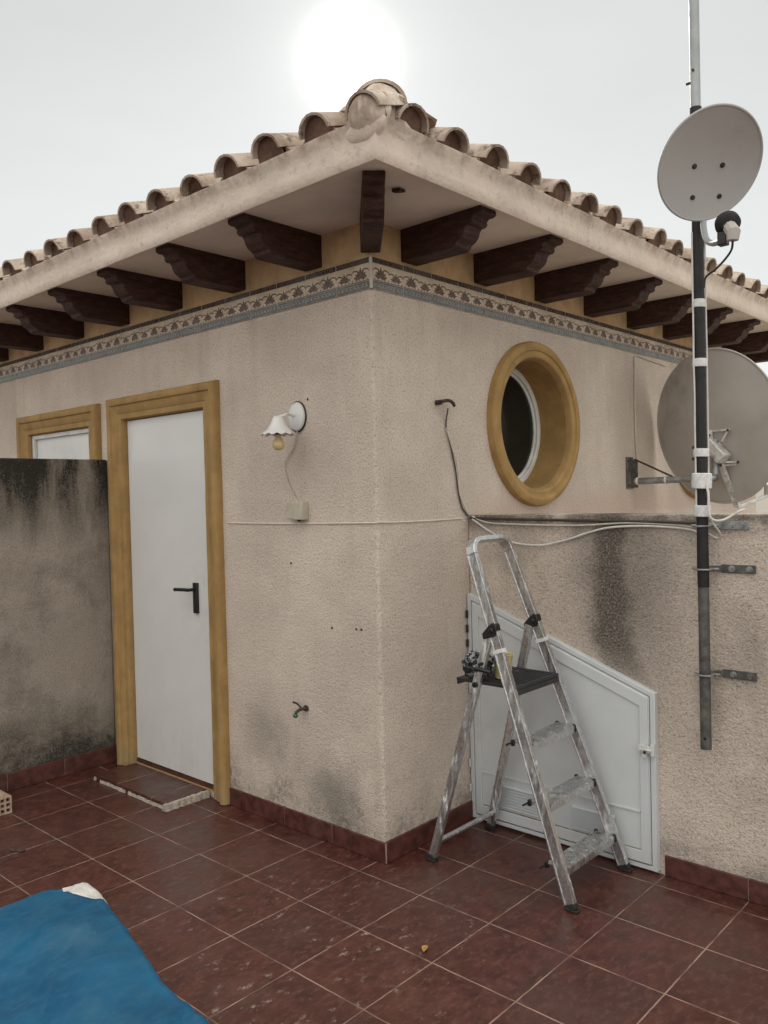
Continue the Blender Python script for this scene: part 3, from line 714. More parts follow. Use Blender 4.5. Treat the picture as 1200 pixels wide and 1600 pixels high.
g.box((lx+.024, YP-.048, lz-.022), (lx+.040, YP-.034, lz+.026))
ltc = g.build('latch', M_pvc, ud, bevel=.0015)
g = MB(); g.ball((lx+.004, YP-.058, lz-.006), .007, seg=10, rings=8); g.build('lock_pin', M_black, ltc)
for z in (.16, .28, .86, .93, 1.0):
    g = MB(); g.tube([(x0+.004, YP-.036, z-.018), (x0+.004, YP-.036, z+.018)], .006, 8); g.build('hinge', M_black if z > .8 else M_alu, ud)

# doorstep: a loose slab of floor tiles with a broken mortar rim
ds = thing('doorstep', 'thin red tiled doorstep with crumbling pale mortar rim at the door', 'doorstep')
g = MB(); g.box((-2.0, -.262, .001), (-1.285, -.001, .032)); 
mt = MB()
g.build('step_tiles', floor_mat('step_tile', .045, .17), ds, bevel=.003)
def crumb(g, a, b, n, r, seed, drop=0):
    for i in range(n):
        if R.random() < drop: continue
        p = Vector(a).lerp(Vector(b), (i+R.random()*.6)/n)
        p += Vector((R.uniform(-.006, .006), R.uniform(-.006, .006), 0))
        g.ball(p, r*R.uniform(.7, 1.2), seg=8, rings=6, sc=(1.2, 1.2, .55), jig=.4, seed=seed+i)
def rim(g, a, b, w0, w1, h, n, seed, gaps=()):
    a, b = Vector(a), Vector(b); d = (b-a).normalized(); sd_ = Vector((-d.y, d.x, 0)); pr = None
    for i in range(n+1):
        t_ = i/n; p = a.lerp(b, t_)
        e0_ = w0 + .007*noise.noise(Vector((t_*14, seed, 0))) + .003*noise.noise(Vector((t_*50, seed, 0))); e1_ = w1 + .008*noise.noise(Vector((t_*11, seed, 5))) + .004*noise.noise(Vector((t_*45, seed, 5)))
        hh = h*(1+.25*noise.noise(Vector((t_*30, seed, 9))))
        row = [p+sd_*e0_+Vector((0, 0, .001)), p+sd_*(e0_+.003)+Vector((0, 0, hh)), p+sd_*(e1_-.004)+Vector((0, 0, hh*.92)), p+sd_*e1_+Vector((0, 0, .001))]
        gap = any(u0 < t_ < u1 for u0, u1 in gaps)
        if pr and not gap:
            for k in range(3): g.face([pr[k], row[k], row[k+1], pr[k+1]])
        elif pr and gap: g.face(pr)
        if gap: pr = None
        else:
            if pr is None: g.face(row)
            pr = row
g = MB(); rim(g, (-2.0, -.264, 0), (-1.268, -.264, 0), -.006, .005, .018, 70, 3, ((.03, .10), (.47, .50)))
rim(g, (-1.282, -.28, 0), (-1.282, -.012, 0), -.034, .004, .0345, 30, 8)
g.build('mortar_rim', simple('old_mortar', (.42, .37, .31), .95, var=.2, scale=40, bump=.006, bscale=60), ds, ang=60)

# ------------------------------------------------------------------ wall fittings
lamp = thing('wall_lamp', 'small white wall lamp with frilled shade and bare yellowish bulb', 'lamp')
lp = px(463, 651, 1, -.012)
g = MB(); MT = Matrix.Translation(lp) @ Matrix(((1,0,0,0),(0,0,-1,0),(0,1,0,0),(0,0,0,1)))
g.lathe([(.062, -.012), (.064, -.004), (.060, .004), (.045, .010), (.02, .014), (.0, .014)], MT @ Matrix.Diagonal((.85, 1.05, 1, 1)), 28); g.build('back_plate', M_white, lamp, ang=40)
g = MB(); g.lathe([(.066, -.0125), (.069, -.010), (.069, -.006), (.064, -.004)], MT @ Matrix.Diagonal((.86, 1.05, 1, 1)), 28); g.build('gasket', M_black, lamp)
sc_ = px(434, 652, 1, -.13); 
g = MB(); g.tube(smooth([lp, lp+Vector((-.0, -.05, .01)), sc_+Vector((.02, .03, .012)), sc_+Vector((0, 0, .0))]), .007, 8); g.build('arm', M_white, lamp)
g = MB(); n = 60; prf = [(.018, 0.004), (.024, -.004), (.034, -.030), (.050, -.055), (.074, -.074), (.079, -.077)]
vs = []; fs = []
for r_, h in prf:
    for k in range(n):
        fl = 1+.032*cos(k/n*2*pi*12)*(r_/.079)
        vs.append(sc_+Vector((r_*fl*cos(2*pi*k/n), r_*fl*sin(2*pi*k/n), h-.004*cos(k/n*2*pi*12)*(r_ > .07))))
for i in range(len(prf)-1):
    for k in range(n): fs.append((i*n+k, i*n+(k+1) % n, (i+1)*n+(k+1) % n, (i+1)*n+k))
g.raw(vs, fs); g.face(vs[:n])
o = g.build('lamp_shade', M_white, lamp, ang=60); md = o.modifiers.new('t', 'SOLIDIFY'); md.thickness = .0025
bc = sc_+Vector((0, 0, -.122))
g = MB(); g.lathe([(.016, .075), (.016, .050), (.015, .044)], Matrix.Translation(bc), 16); g.build('socket', M_black, lamp)
g = MB(); g.lathe([(.012, .046), (.013, .032), (.022, .018), (.028, .002), (.027, -.012), (.018, -.024), (.001, -.029)], Matrix.Translation(bc), 20)
t = NT('old_bulb'); M_bulb = t.set(col=(.58, .46, .24), rough=.15); g.build('bulb', M_bulb, lamp, ang=60)
jb = thing('junction_box', 'small cream plastic junction box below the wall lamp', 'junction box')
p0, p1 = px(449, 785, 1, -.03), px(475, 811, 1, -.03)
g = MB(); g.box((p0.x, -.036, p1.z), ((p0.x+p1.x)/2-.003, 0, p0.z)); g.box(((p0.x+p1.x)/2-.003, -.044, p1.z-.004), (p1.x, 0, p0.z+.002))
M_box = simple('aged_plastic', (.46, .42, .33), .5, var=.08, scale=20)
g.build('cover', M_box, jb, bevel=.004, seg=3)
g = MB(); g.tube([((p0.x+p1.x)/2+.012, -.02, p1.z-.012), ((p0.x+p1.x)/2+.012, -.02, p1.z)], .010, 12); g.build('gland', M_black, jb)
def cable(name, pts, r, mat, label, k=6, n=8):
    g = MB(); g.tube(smooth(pts, k), r, n); return tag(g.build(name, mat), label, 'cable')
W = lambda x, y, d=.006: px(x, y, 1, -d)
cable('lamp_cable', [lp+Vector((.01, 0, -.05)), W(458, 700), W(444, 725, .012), W(450, 755, .01), W(466, 787, .01)], .0032, M_cable, 'thin cream cable hanging from the wall lamp to the junction box')
cable('seam_cable', [W(357, 817, .003), W(420, 818, .003), W(500, 818, .003), W(583, 817, .004), Vector((.004, .004, px(595, 816, 1, 0).z)), px(620, 816, 0, .003), px(680, 813, 0, .003), px(722, 810, 0, .003)], .0035, simple('painted_cable', (.66, .58, .50), .8, var=.08, scale=30), 'thin cream cable running level round the house corner', 8)
tap = thing('garden_tap', 'small dark wall tap with green tip, low on the wall left of the corner', 'tap')
tp = px(470, 1108, 1, -.03)
g = MB(); g.tube([(tp.x+.008, 0, tp.z), (tp.x+.004, -.022, tp.z), (tp.x-.002, -.038, tp.z-.003), (tp.x-.010, -.050, tp.z-.012), (tp.x-.012, -.052, tp.z-.022)], .0075, 12)
g.tube([(tp.x+.008, -.001, tp.z), (tp.x+.008, -.008, tp.z)], .015, 14); g.build('spout', M_rust, tap)
g = MB(); g.tube(smooth([(tp.x+.002, -.030, tp.z+.004), (tp.x-.006, -.034, tp.z+.016), (tp.x-.022, -.038, tp.z+.026), (tp.x-.042, -.040, tp.z+.028)]), .0048, 8); g.build('lever', M_black, tap)
g = MB(); g.ball((tp.x-.012, -.053, tp.z-.028), .0125, seg=14, rings=10, sc=(1, 1, .85)); g.build('hose_connector', simple('green_plastic', (.010, .12, .05), .4), tap)
hk = thing('wall_hook', 'short dark iron hook left of the round window', 'hook')
hp = px(684, 629, 0, .01)
g = MB(); g.tube([(.0, hp.y, hp.z), (.03, hp.y, hp.z)], .012, 10); g.tube(smooth([(.03, hp.y-.005, hp.z+.002), (.05, hp.y+.03, hp.z+.008), (.045, hp.y+.07, hp.z-.002), (.04, hp.y+.085, hp.z-.012)]), .008, 8); g.build('iron_hook', M_rust, hk)
E_ = lambda x, y, d=.008: px(x, y, 0, d)
cable('hanging_cable', [E_(700, 638, .03), E_(697, 660), E_(699, 675), E_(706, 705), E_(712, 735), E_(716, 768), E_(722, 792), E_(731, 806)], .0034, M_cabled, 'dark thin cable hanging from the iron hook to the parapet')
cable('hanging_cable', [E_(697, 668), E_(705, 695, .012), E_(716, 735, .012), E_(718, 770, .012), E_(728, 797, .01), E_(738, 810, .01)], .003, M_cable, 'cream cable hanging beside the dark one under the iron hook')
F_ = lambda x, y, d=.010: px(x, y, 1, YP-d)
zc = 1.467
cable('parapet_cable', [(.02, YP-.008, 1.462), (.3, YP-.009, 1.456), (.6, YP-.008, 1.452), (.9, YP-.010, 1.448), (1.12, YP-.02, 1.444)], .006, M_cabled, 'dark cable clipped straight along the top of the right parapet')
cable('parapet_cable', [F_(738, 811), F_(765, 830), F_(795, 846), (px(840, 852, 1, YP-.02)), F_(880, 845), F_(920, 832), F_(955, 824), F_(1010, 822), F_(1070, 826), F_(1092, 832)], .0048, M_cablew, 'pale cable sagging below the top of the right parapet')
cable('parapet_cable', [F_(738, 807), F_(760, 816), F_(800, 819), F_(900, 821), F_(980, 817), F_(1050, 820), F_(1085, 824)], .004, M_cable, 'cream cable running just under the dark one on the right parapet')
cable('conduit_cable', [E_(1040, 572), E_(1015, 563), E_(993, 557), E_(992, 580), E_(992, 640), E_(994, 700), E_(996, 722)], .0045, M_cable, 'cream cable dropping from the tile band to the dish bracket', 5)
# small fixings and holes
for (x, y) in ((519, 981), (557, 983), (565, 984), (481, 624), (455, 880)):
    p = px(x, y, 1, 0)
    g = MB(); g.ball((p.x, -.001, p.z), .006, seg=10, rings=6, sc=(1, .5, 1), jig=.3, seed=x); tag(g.build('wall_plug', M_rust), {519: 'dark plug hole in the stucco, left of the pair right of the tap', 557: 'dark plug hole, left one of the close pair', 565: 'dark plug hole nearest the house corner', 481: 'tiny dark plug hole above the wall lamp plate', 455: 'tiny dark plug hole below the junction box'}[x], 'wall plug', 'plug holes in the stucco')
p = px(612, 295, 2, 2.748)
g = MB(); g.prism([(0, 0), (.022, .006), (.030, .018), (.034, .004), (.052, -.004), (.030, -.012), (.012, -.012)], lambda u, v, t: tuple(p + CR*u*1.0 + Vector((.67, -.74, 0))*v + Vector((0, 0, -t))), .0, .012)
tag(g.build('soffit_clip', M_rust), 'small dark metal clip under the eave beside the corner corbel', 'clip')

# ------------------------------------------------------------------ mast with upper dish
mast = thing('antenna_mast', 'tall wrapped antenna mast clamped to the right parapet', 'mast')
MX, MY = 1.166, .575
def tb(name, z0, z1, r, mat, par=mast, jig=0):
    g = MB(); n = max(2, int((z1-z0)/.03)); pts = [(MX+jig*noise.noise(Vector((z*4, 1, 0))), MY+jig*noise.noise(Vector((z*4, 7, 0))), z) for z in [z0+(z1-z0)*i/n for i in range(n+1)]]
    g.tube(pts, r, 20, rr=[r*(1+ (.05 if jig else 0)*noise.noise(Vector((z*9, 3, 3)))) for _, _, z in pts]); return g.build(name, mat, par)
tb('lower_tube', .575, 1.36, .0205, M_lowpole)
tb('wrapped_tube', 1.20, 3.02, .0205+.001, M_wrap, jig=.002)
tb('upper_tube', 2.99, 4.6, .0185, M_polelt)
for z, h, r in ((2.282, .016, .0245), (2.057, .016, .0265), (1.715, .016, .028), (1.607, .030, .036), (1.492, .022, .031)):
    g = MB(); g.lathe([(r-.004, -h), (r, -h*.9), (r*1.03, 0), (r, h*.9), (r-.004, h), (.0, h)], Matrix.Translation((MX, MY, z)) @ Matrix.Rotation(.04, 4, 'Y'), 20); g.build('tape_wrap', M_tape, mast, ang=50)
sr = CR.copy(); sr.z = 0; sr.normalize()
for s, top, bot in ((-1, 2.55, 1.49), (1, 2.60, 1.50)):
    g = MB(); pts = []
    for i in range(30):
        z = bot+(top-bot)*i/29; o = .0245 + .0025*noise.noise(Vector((z*6, s, 0)))
        pts.append(Vector((MX, MY, z)) + sr*s*o - Vector((-.67, .74, 0))*.006)
    g.tube(pts, .0036, 8); g.build('mast_cable', M_cablew, mast)
for z, xe, mt_ in ((1.434, 1.315, M_galv), (1.268, 1.338, M_lowpole), (.862, 1.336, M_lowpole)):
    g = MB(); g.box((MX+.045, YP-.008, z-.016), (xe, YP-.0005, z+.016)); g.bar((MX+.045, YP-.005, z), (MX+.0, MY+.024, z), .022, .006, (0,0,1))
    br_ = g.build('wall_bracket', mt_, mast, bevel=.0015)
    for u in (MX+.085, xe-.022):
        g = MB(); g.tube([(u, YP-.018, z), (u, YP-.0095, z), (u, YP-.009, z), (u, YP-.0075, z)], .0085, 12, rr=[.0085, .0085, .013, .013]); g.build('bolt', M_galv, br_)
    g = MB(); ub = []
    for i in range(13):
        a = -pi*.5+pi*i/12; ub.append((MX-.0+cos(a)*0.0 + .026*sin(a), MY-.026*cos(a), z))
    g.tube([(MX-.026, MY+.03, z)]+ub+[(MX+.026, MY+.03, z)], .004, 8); g.tube([(MX-.05, MY+.026, z), (MX+.05, MY+.026, z)], .006, 8); g.build('clamp', M_galv, br_)
g = MB(); g.tube([(MX+.004, MY-.021, .62), (MX+.004, MY-.0225, .62)], .006, 10); g.build('drill_hole', M_black, mast)
for a_, b_ in (((MX-.03, MY-.01, 3.115), (MX-.015, MY-.01, 3.115)), ((MX, MY-.024, 3.155), (MX, MY-.016, 3.155))):
    g = MB(); g.tube([a_, b_], .005, 8); g.build('screw', M_rust, mast)

def dish_mesh(c, n, a, b, majdir, depth, sgn=1, rim=.010):
    """bowl; n = direction the bowl faces, a = half size along majdir, b = other half size"""
    n = n.normalized(); mj = (majdir-n*majdir.dot(n)).normalized(); mn = mj.cross(n)
    K, S_ = 18, 72; vs = []; fs = []
    for side in (0, 1):
        for i in range(K+1):
            t = i/K
            for k in range(S_):
                ph = 2*pi*k/S_; p = c + mj*a*t*cos(ph) + mn*b*t*sin(ph) + n*(depth*(t*t-1)) - n*(.003*side)
                vs.append(p)
        off = side*(K+1)*S_
        for i in range(K):
            for k in range(S_): fs.append((off+i*S_+k, off+i*S_+(k+1) % S_, off+(i+1)*S_+(k+1) % S_, off+(i+1)*S_+k))
    g = MB(); g.raw(vs, fs)
    # rolled rim
    rg = [c + mj*(a+rim*.3)*cos(2*pi*k/S_) + mn*(b+rim*.3)*sin(2*pi*k/S_) - n*.002 for k in range(S_)]
    q = len(g.v); m_ = 8
    for k in range(S_):
        ph = 2*pi*k/S_; rd = (mj*cos(ph)+mn*sin(ph)).normalized()
        for j in range(m_): g.v.append(rg[k] + (rd*cos(2*pi*j/m_)+n*sin(2*pi*j/m_))*rim*.5)
    for k in range(S_):
        for j in range(m_): g.f.append((q+k*m_+j, q+((k+1) % S_)*m_+j, q+((k+1) % S_)*m_+(j+1) % m_, q+k*m_+(j+1) % m_)); g.mi.append(0)
    return g, mj, mn
sd1 = thing('satellite_dish', 'small grey satellite dish high on the antenna mast, seen from the front', 'satellite dish')
dc = px(1110, 257, 1, MY-.15); v = (dc-CP).normalized()
ri = (CR - v*CR.dot(v)).normalized(); ui = ri.cross(v); 
if ui.z < 0: ui = -ui
aa, th = radians(20), radians(30)
nn = (-v*cos(th) + ri*sin(th)*cos(aa) - ui*sin(th)*sin(aa)).normalized()
mjd = ri*sin(aa)+ui*cos(aa)
dep = (dc-CP).length; Rm = 92/1289.46*(dc-CP).dot(CW)*.905
g, mj, mn = dish_mesh(dc, nn, Rm, Rm*.985, mjd, .03)
g.build('reflector', M_dish, sd1, ang=40)
def on_dish(x, y):
    d = CW + CR*(x-600)/1289.46 - CU*(y-800)/1289.46
    q = dc-nn*.03
    for _ in range(6):
        q = CP + d*((q-CP).dot(nn)/d.dot(nn)); rr_ = (q-dc-nn*(q-dc).dot(nn)).length/Rm; q = q-nn*((q-dc).dot(nn)) + nn*.03*(rr_*rr_-1)
    return q
for (x, y) in ((1085, 260), (1129, 258), (1082, 309), (1124, 307)):
    p = on_dish(x, y); g = MB(); g.tube([p-nn*.004, p+nn*.006], .0062, 8); g.tube([p-nn*.004, p+nn*.0015], .0095, 14); g.build('bolt', M_rust, sd1)
g = MB(); pb = Vector((MX, MY, dc.z-.06)); g.bar(dc-nn*.075-Vector((0, 0, .05)), pb, .03, .03); g.build('mount', M_galv, sd1)
bt = px(1099, 348, 1, MY-.06)
k1 = px(1103, 372, 1, MY-.10); k2 = px(1112, 380, 1, MY-.14); k3 = px(1128, 377, 1, MY-.20)
g = MB(); g.tube(smooth([bt+Vector((0, .03, .05)), bt, k1, k2, k3]), .011, 10); g.build('lnb_arm', M_polelt, sd1)
lc = px(1138, 352, 1, MY-.20); ax = (on_dish(1118, 300)-lc).normalized()
Mx = frame(lc, ax, (0, 0, 1)) @ Matrix.Rotation(-pi/2, 4, 'X')
g = MB(); g.lathe([(0, .034), (.030, .034), (.041, .026), (.043, .006), (.036, -.004), (.024, -.010), (.018, -.03)], Mx, 28); g.build('lnb_horn', M_rubber, sd1, ang=40)
lb = px(1146, 363, 1, MY-.235)
g = MB(); g.tube([lc+Vector((0, 0, .0)), lb+Vector((.0, 0, -.0)), px(1145, 376, 1, MY-.235)], .02, 10, rr=[.022, .024, .019]); g.build('lnb_body', M_dish_dk, sd1, bevel=.002)
g = MB(); g.box((-.016, -.016, -.026), (.016, .016, .02), Matrix.Translation(px(1130, 372, 1, MY-.20))); g.build('lnb_clamp', M_black, sd1, bevel=.003)
cable('lnb_cable', [px(1145, 375, 1, MY-.235), px(1143, 390, 1, MY-.2), px(1133, 405, 1, MY-.14), px(1118, 421, 1, MY-.06), px(1103, 433, 1, MY-.03), px(1100, 450, 1, MY-.02)], .004, M_cabled, 'thin dark cable looping from the small dish receiver to the mast')
cable('mast_tail_cable', [px(1103, 752, 1, MY-.02), px(1107, 775, 1, MY-.03), px(1107, 800, 1, MY-.03), px(1114, 812, 1, MY-.02), px(1128, 813, 1, MY+.0), px(1143, 806, 1, MY+.02), px(1155, 799, 1, MY+.03), px(1163, 796, 1, MY+.06)], .0045, M_cablew, 'pale cable looping off the mast just above the parapet')
cable('mast_tail_cable', [px(1107, 800, 1, MY-.03), px(1112, 815, 1, MY-.0), px(1122, 828, 1, MY+.03), px(1126, 838, 1, MY+.05), px(1118, 840, 1, MY+.05), px(1106, 833, 1, MY+.02)], .0035, M_cablew, 'pale cable end curling below the parapet top beside the mast')
g = MB()

# ------------------------------------------------------------------ big dish on the house wall
sd2 = thing('satellite_dish', 'large grey satellite dish behind the mast, bracketed to the house wall', 'satellite dish')
c2 = CP + (CW + CR*(1119-600)/1289.46 - CU*(667-800)/1289.46)*5.12
v = (c2-CP).normalized(); ri = (CR - v*CR.dot(v)).normalized(); ui = ri.cross(v)
if ui.z < 0: ui = -ui
aa, th = radians(12), radians(40)
n2 = (v*cos(th) + ri*sin(th)*cos(aa) + ui*sin(th)*sin(aa)).normalized()
mjd = -ri*sin(aa)+ui*cos(aa); R2 = 124/1289.46*5.12*.965
g, mj, mn = dish_mesh(c2, n2, R2, R2*.97, mjd, .07, rim=.012)
g.build('reflector', M_dish_dk, sd2, ang=40)
yb = 2.40
a0 = px(985, 740, 0, .01)
g = MB(); g.box((.0005, a0.y-.045, a0.z-.095), (.010, a0.y+.045, a0.z+.105)); g.box((.010, a0.y+.018, a0.z-.09), (.05, a0.y+.026, a0.z+.09)); pltt = g.build('wall_plate', M_lowpole, sd2, bevel=.0015)
for dz in (-.075, .08):
    for dy in (-.03, .03): g = MB(); g.tube([(.008, a0.y+dy, a0.z+dz), (.018, a0.y+dy, a0.z+dz)], .008, 6); g.build('bolt', M_rust, pltt)
ya = a0.y+.022
arm0 = Vector((.03, ya, px(1002, 752, 0, .03).z)); arm1 = px(1088, 748, 1, ya+.03)
cb = c2 - n2*.07
mb = px(1122, 706, 1, ya+.10)
g = MB(); g.tube([arm0, arm1], .021, 14); g.tube(smooth([arm1, arm1+Vector((.09, .03, 0)), Vector((mb.x-.02, mb.y, mb.z-.13)), Vector((mb.x-.02, mb.y, mb.z+.07))]), .021, 14); g.build('support_arm', M_galv, sd2)
g = MB(); g.tube([(.03, ya, a0.z+.09), arm0.lerp(arm1, .62)+Vector((0, 0, .02))], .006, 8); g.build('brace_rod', M_rust, sd2)
for a_, b_ in ((.03, .06), (.5, .53)): g = MB(); g.tube([arm0.lerp(arm1, a_), arm0.lerp(arm1, b_)], .0255, 14); g.build('cable_tie', M_tape, sd2)
def on2(x, y, o=.03):
    d = CW + CR*(x-600)/1289.46 - CU*(y-800)/1289.46
    q = cb - n2*o; return CP + d*((q-CP).dot(n2)/d.dot(n2))
M_mnt = simple('pale_galvanised', (.66, .66, .64), .45, metal=.4, var=.2, scale=30, dirt=(.2, .18, .16))
g = MB(); c_m = on2(1120, 705, .05)
g.bar(on2(1108, 692, .05), on2(1132, 718, .05), .085, .07); g.build('tilt_box', M_mnt, sd2, bevel=.004)
g = MB()
g.bar(on2(1112, 690, .03), on2(1110, 672, .015), .018, .010); g.bar(on2(1110, 674, .01), on2(1140, 671, .008), .014, .012); g.bar(on2(1128, 690, .03), on2(1138, 672, .010), .014, .010)
g.build('back_bracket', M_mnt, sd2, bevel=.001)
g = MB(); g.bar(on2(1130, 722, .03), on2(1152, 722, .008), .018, .012); g.bar(on2(1118, 728, .03), on2(1150, 726, .01), .012, .010)
g.build('back_bracket', M_mnt, sd2, bevel=.001)
for x, y in ((1137, 672), (1108, 680), (1153, 722), (1126, 727), (1120, 697)):
    p = on2(x, y, .05); g = MB(); g.ball(p, .009, seg=8, rings=6); g.build('bolt', M_rust, sd2)
e0 = on2(1126, 724, .04); e1 = px(1152, 792, 1, e0.y+.18)
g = MB(); g.bar(e0, e1, .034, .022); g.bar(e1, e1+n2*.28+Vector((0, 0, .02)), .026, .02); g.build('lnb_arm', M_mnt, sd2, bevel=.003)
g = MB(); le = e1+n2*.30+Vector((0, 0, .05)); g.tube([le-Vector((0, 0, .03)), le+Vector((0, 0, .04))], .028, 16); g.build('lnb_body', M_dish_dk, sd2, bevel=.004)
for x, y in ((1082, 699), (1082, 717)):
    g = MB(); g.tube([px(x, y, 1, MY-.01), px(x+9, y, 1, MY-.01)], .006, 8); g.build('clamp_bolt', M_rust, mast)

# ------------------------------------------------------------------ stepladder
ld = thing('stepladder', 'paint-spattered aluminium stepladder with black platform standing open', 'stepladder')
YN0, YF0, YN1, YF1 = .142, .578, .212, .485       # near / far rail y at floor and at z=1.34
def fr(z, s, dx=0):                                # front rail centre line
    t = z/1.34; x = .822+(.338-.822)*t+dx
    return Vector((x, (YN0+(YN1-YN0)*t) if s == 0 else (YF0+(YF1-YF0)*t), z))
def rr(z, s):
    t = z/1.02; x = .140+(.440-.140)*t
    return Vector((x, (YN0+.002+(.192-YN0)*t) if s == 0 else (YF0+.002+(.492-YF0)*t), z))
def chan(pts, wd, ht, side, th=.003):
    """hollow-looking rail: flat box with two raised lips along its outer face"""
    g = MB()
    for p, q in zip(pts, pts[1:]):
        g.bar(p, q, wd*.72, ht*.96, side)
        d = (Vector(q)-Vector(p)).normalized(); sd_ = (Vector(side)-d*Vector(side).dot(d)).normalized(); up = d.cross(sd_)
        for k in (-1, 1): g.bar(p+up*k*(ht*.5-.003), q+up*k*(ht*.5-.003), wd, .0055, side)
    return g
SY = (0, 1, 0)
for s in (0, 1):
    chan([fr(.02, s), fr(1.325, s)], .024, .046, SY).build('front_rail', M_ladder, ld, bevel=.001)
    chan([rr(.02, s), rr(1.0, s)], .022, .036, SY).build('rear_leg', M_ladder, ld, bevel=.001)
    for p, d in ((fr(0, s), (fr(.1, s)-fr(0, s)).normalized()), (rr(0, s), (rr(.1, s)-rr(0, s)).normalized())):
        f_ = p is not None
        g = MB(); a = p+d*.0; q = p+d*.045; g.box((a.x-.024, a.y-.014, 0.001), (a.x+.026, a.y+.014, .012)); g.bar(a+Vector((0,0,.006)), p+d*.028, .0265, .047 if d.x < 0 else .038, SY)
        g.build('rubber_foot', M_rubber, ld, bevel=.003)
# hoop
A, B = fr(1.27, 0), fr(1.27, 1); dd = (fr(1.3, 0)-fr(1.2, 0)).normalized(); rad = .062; H0 = 1.285
pts = []
for i in range(9):
    a = pi*i/16; base = fr(1.325, 0); pts.append(base + Vector((0, rad*(1-cos(a)), 0)) + dd*rad*sin(a))
for i in range(9):
    a = pi*(8-i)/16; base = fr(1.325, 1); pts.append(base - Vector((0, rad*(1-cos(a)), 0)) + dd*rad*sin(a))
g = MB(); nx = dd.cross(Vector(SY)).normalized()
vs = []; wv = (.046*.5, .0115)
for i, p in enumerate(pts):
    t_ = (pts[min(i+1, len(pts)-1)]-pts[max(i-1, 0)]).normalized(); o_ = t_.cross(nx).normalized()
    for a, b in ((-1, -1), (1, -1), (1, 1), (-1, 1)): vs.append(p + nx*wv[0]*a + o_*wv[1]*b)
fs = [(4*i+k, 4*i+(k+1) % 4, 4*i+4+(k+1) % 4, 4*i+4+k) for i in range(len(pts)-1) for k in range(4)] + [(0,1,2,3), tuple(len(vs)-4+k for k in range(4))]
g.raw(vs, fs); g.build('top_hoop', M_ladder, ld, bevel=.003, ang=30)
# treads
for z in (.145, .365, .585):
    a, b = fr(z, 0), fr(z, 1); g = MB(); x0_, x1_ = a.x-.070, a.x+.020
    ya_, yb_ = a.y+.012, b.y-.012
    g.box((x0_, ya_, z-.004), (x1_, yb_, z)); g.box((x1_-.004, ya_, z-.030), (x1_, yb_, z-.0042)); g.box((x0_, ya_, z-.024), (x0_+.004, yb_, z-.0042))
    for i in range(10): xx = x0_+.006+i*.0082; g.box((xx, ya_+.003, z+.0002), (xx+.004, yb_-.003, z+.0028))
    st_ = g.build('tread', M_ladder, ld, bevel=.0007)
    for y_ in (ya_, yb_):
        for xa_, xb_, zz_ in ((x1_-.010, x1_+.003, .026), (x0_-.004, x0_+.008, .02)):
            g = MB(); g.box((xa_, y_-.007, z-zz_), (xb_, y_+.007, z+.004)); g.build('tread_cap', M_black, st_, bevel=.001)
    g = MB(); g.tube([(x0_-.002, a.y-.03, z-.008), (x0_-.002, a.y+.016, z-.008)], .004, 8); g.build('stop_pin', M_black, st_)
# platform: black, tilting bar behind
zp = .800; a, b = fr(zp, 0), fr(zp, 1)
g = MB(); pf = [(a.x-.275, a.y+.010), (a.x+.030, a.y+.010), (a.x+.030, b.y-.010), (a.x-.275, b.y-.010)]
g.prism(pf, lambda u, v_, t_: (u, v_, t_), zp-.012, zp+.002)
g.box((a.x+.020, a.y+.010, zp-.034), (a.x+.032, b.y-.010, zp-.0125))
g.box((a.x-.275, a.y+.012, zp-.026), (a.x-.265, b.y-.012, zp-.0125))
for i in range(12): xx = a.x-.22+i*.020; g.box((xx, a.y+.02, zp+.0022), (xx+.008, b.y-.02, zp+.0052))
g.build('platform', simple('black_platform', (.02, .02, .021), .45, var=.3, scale=20, dirt=(.22, .22, .21), spots=.6), ld, bevel=.003)
g = MB(); q0 = rr(.86, 0)
g.tube(smooth([q0+Vector((-.062, -.01, .016)), q0+Vector((-.055, -.012, -.004)), q0+Vector((0, -.014, -.004)), q0+Vector((.05, -.004, -.012))]), .010, 8); g.build('locking_lever', M_black, ld)
g = MB(); g.tube([rr(.79, 0), rr(.79, 1)], .009, 10); g.tube([rr(.79, 0)+Vector((-.0, -.02, 0)), rr(.79, 0)], .012, 8); g.build('pivot_bar', M_black, ld)
g = MB(); g.tube([rr(.085, 0), rr(.085, 1)], .012, 12); g.build('rear_crossbar', M_ladder, ld)
for s in (0, 1):
    h0 = fr(1.02, s); s_ = -1 if s == 0 else 1
    g = MB(); g.prism([(-.052, -.048), (-.058, -.020), (-.020, .022), (.006, .040), (.022, .032), (.030, .004), (.018, -.026), (-.012, -.036)], lambda u, v_, t_: (h0.x+u*.84, h0.y+t_, h0.z+v_*.84), -.017, .017)
    g.tube([h0+Vector((0, -.024, .0)), h0+Vector((0, .024, 0))], .011, 10); g.build('hinge_joint', M_black, ld, bevel=.004)
    g = MB(); w0 = fr(.945, s); g.bar(w0, fr(.93, s), .027, .049, SY); g.build('sleeve', M_tape, ld)
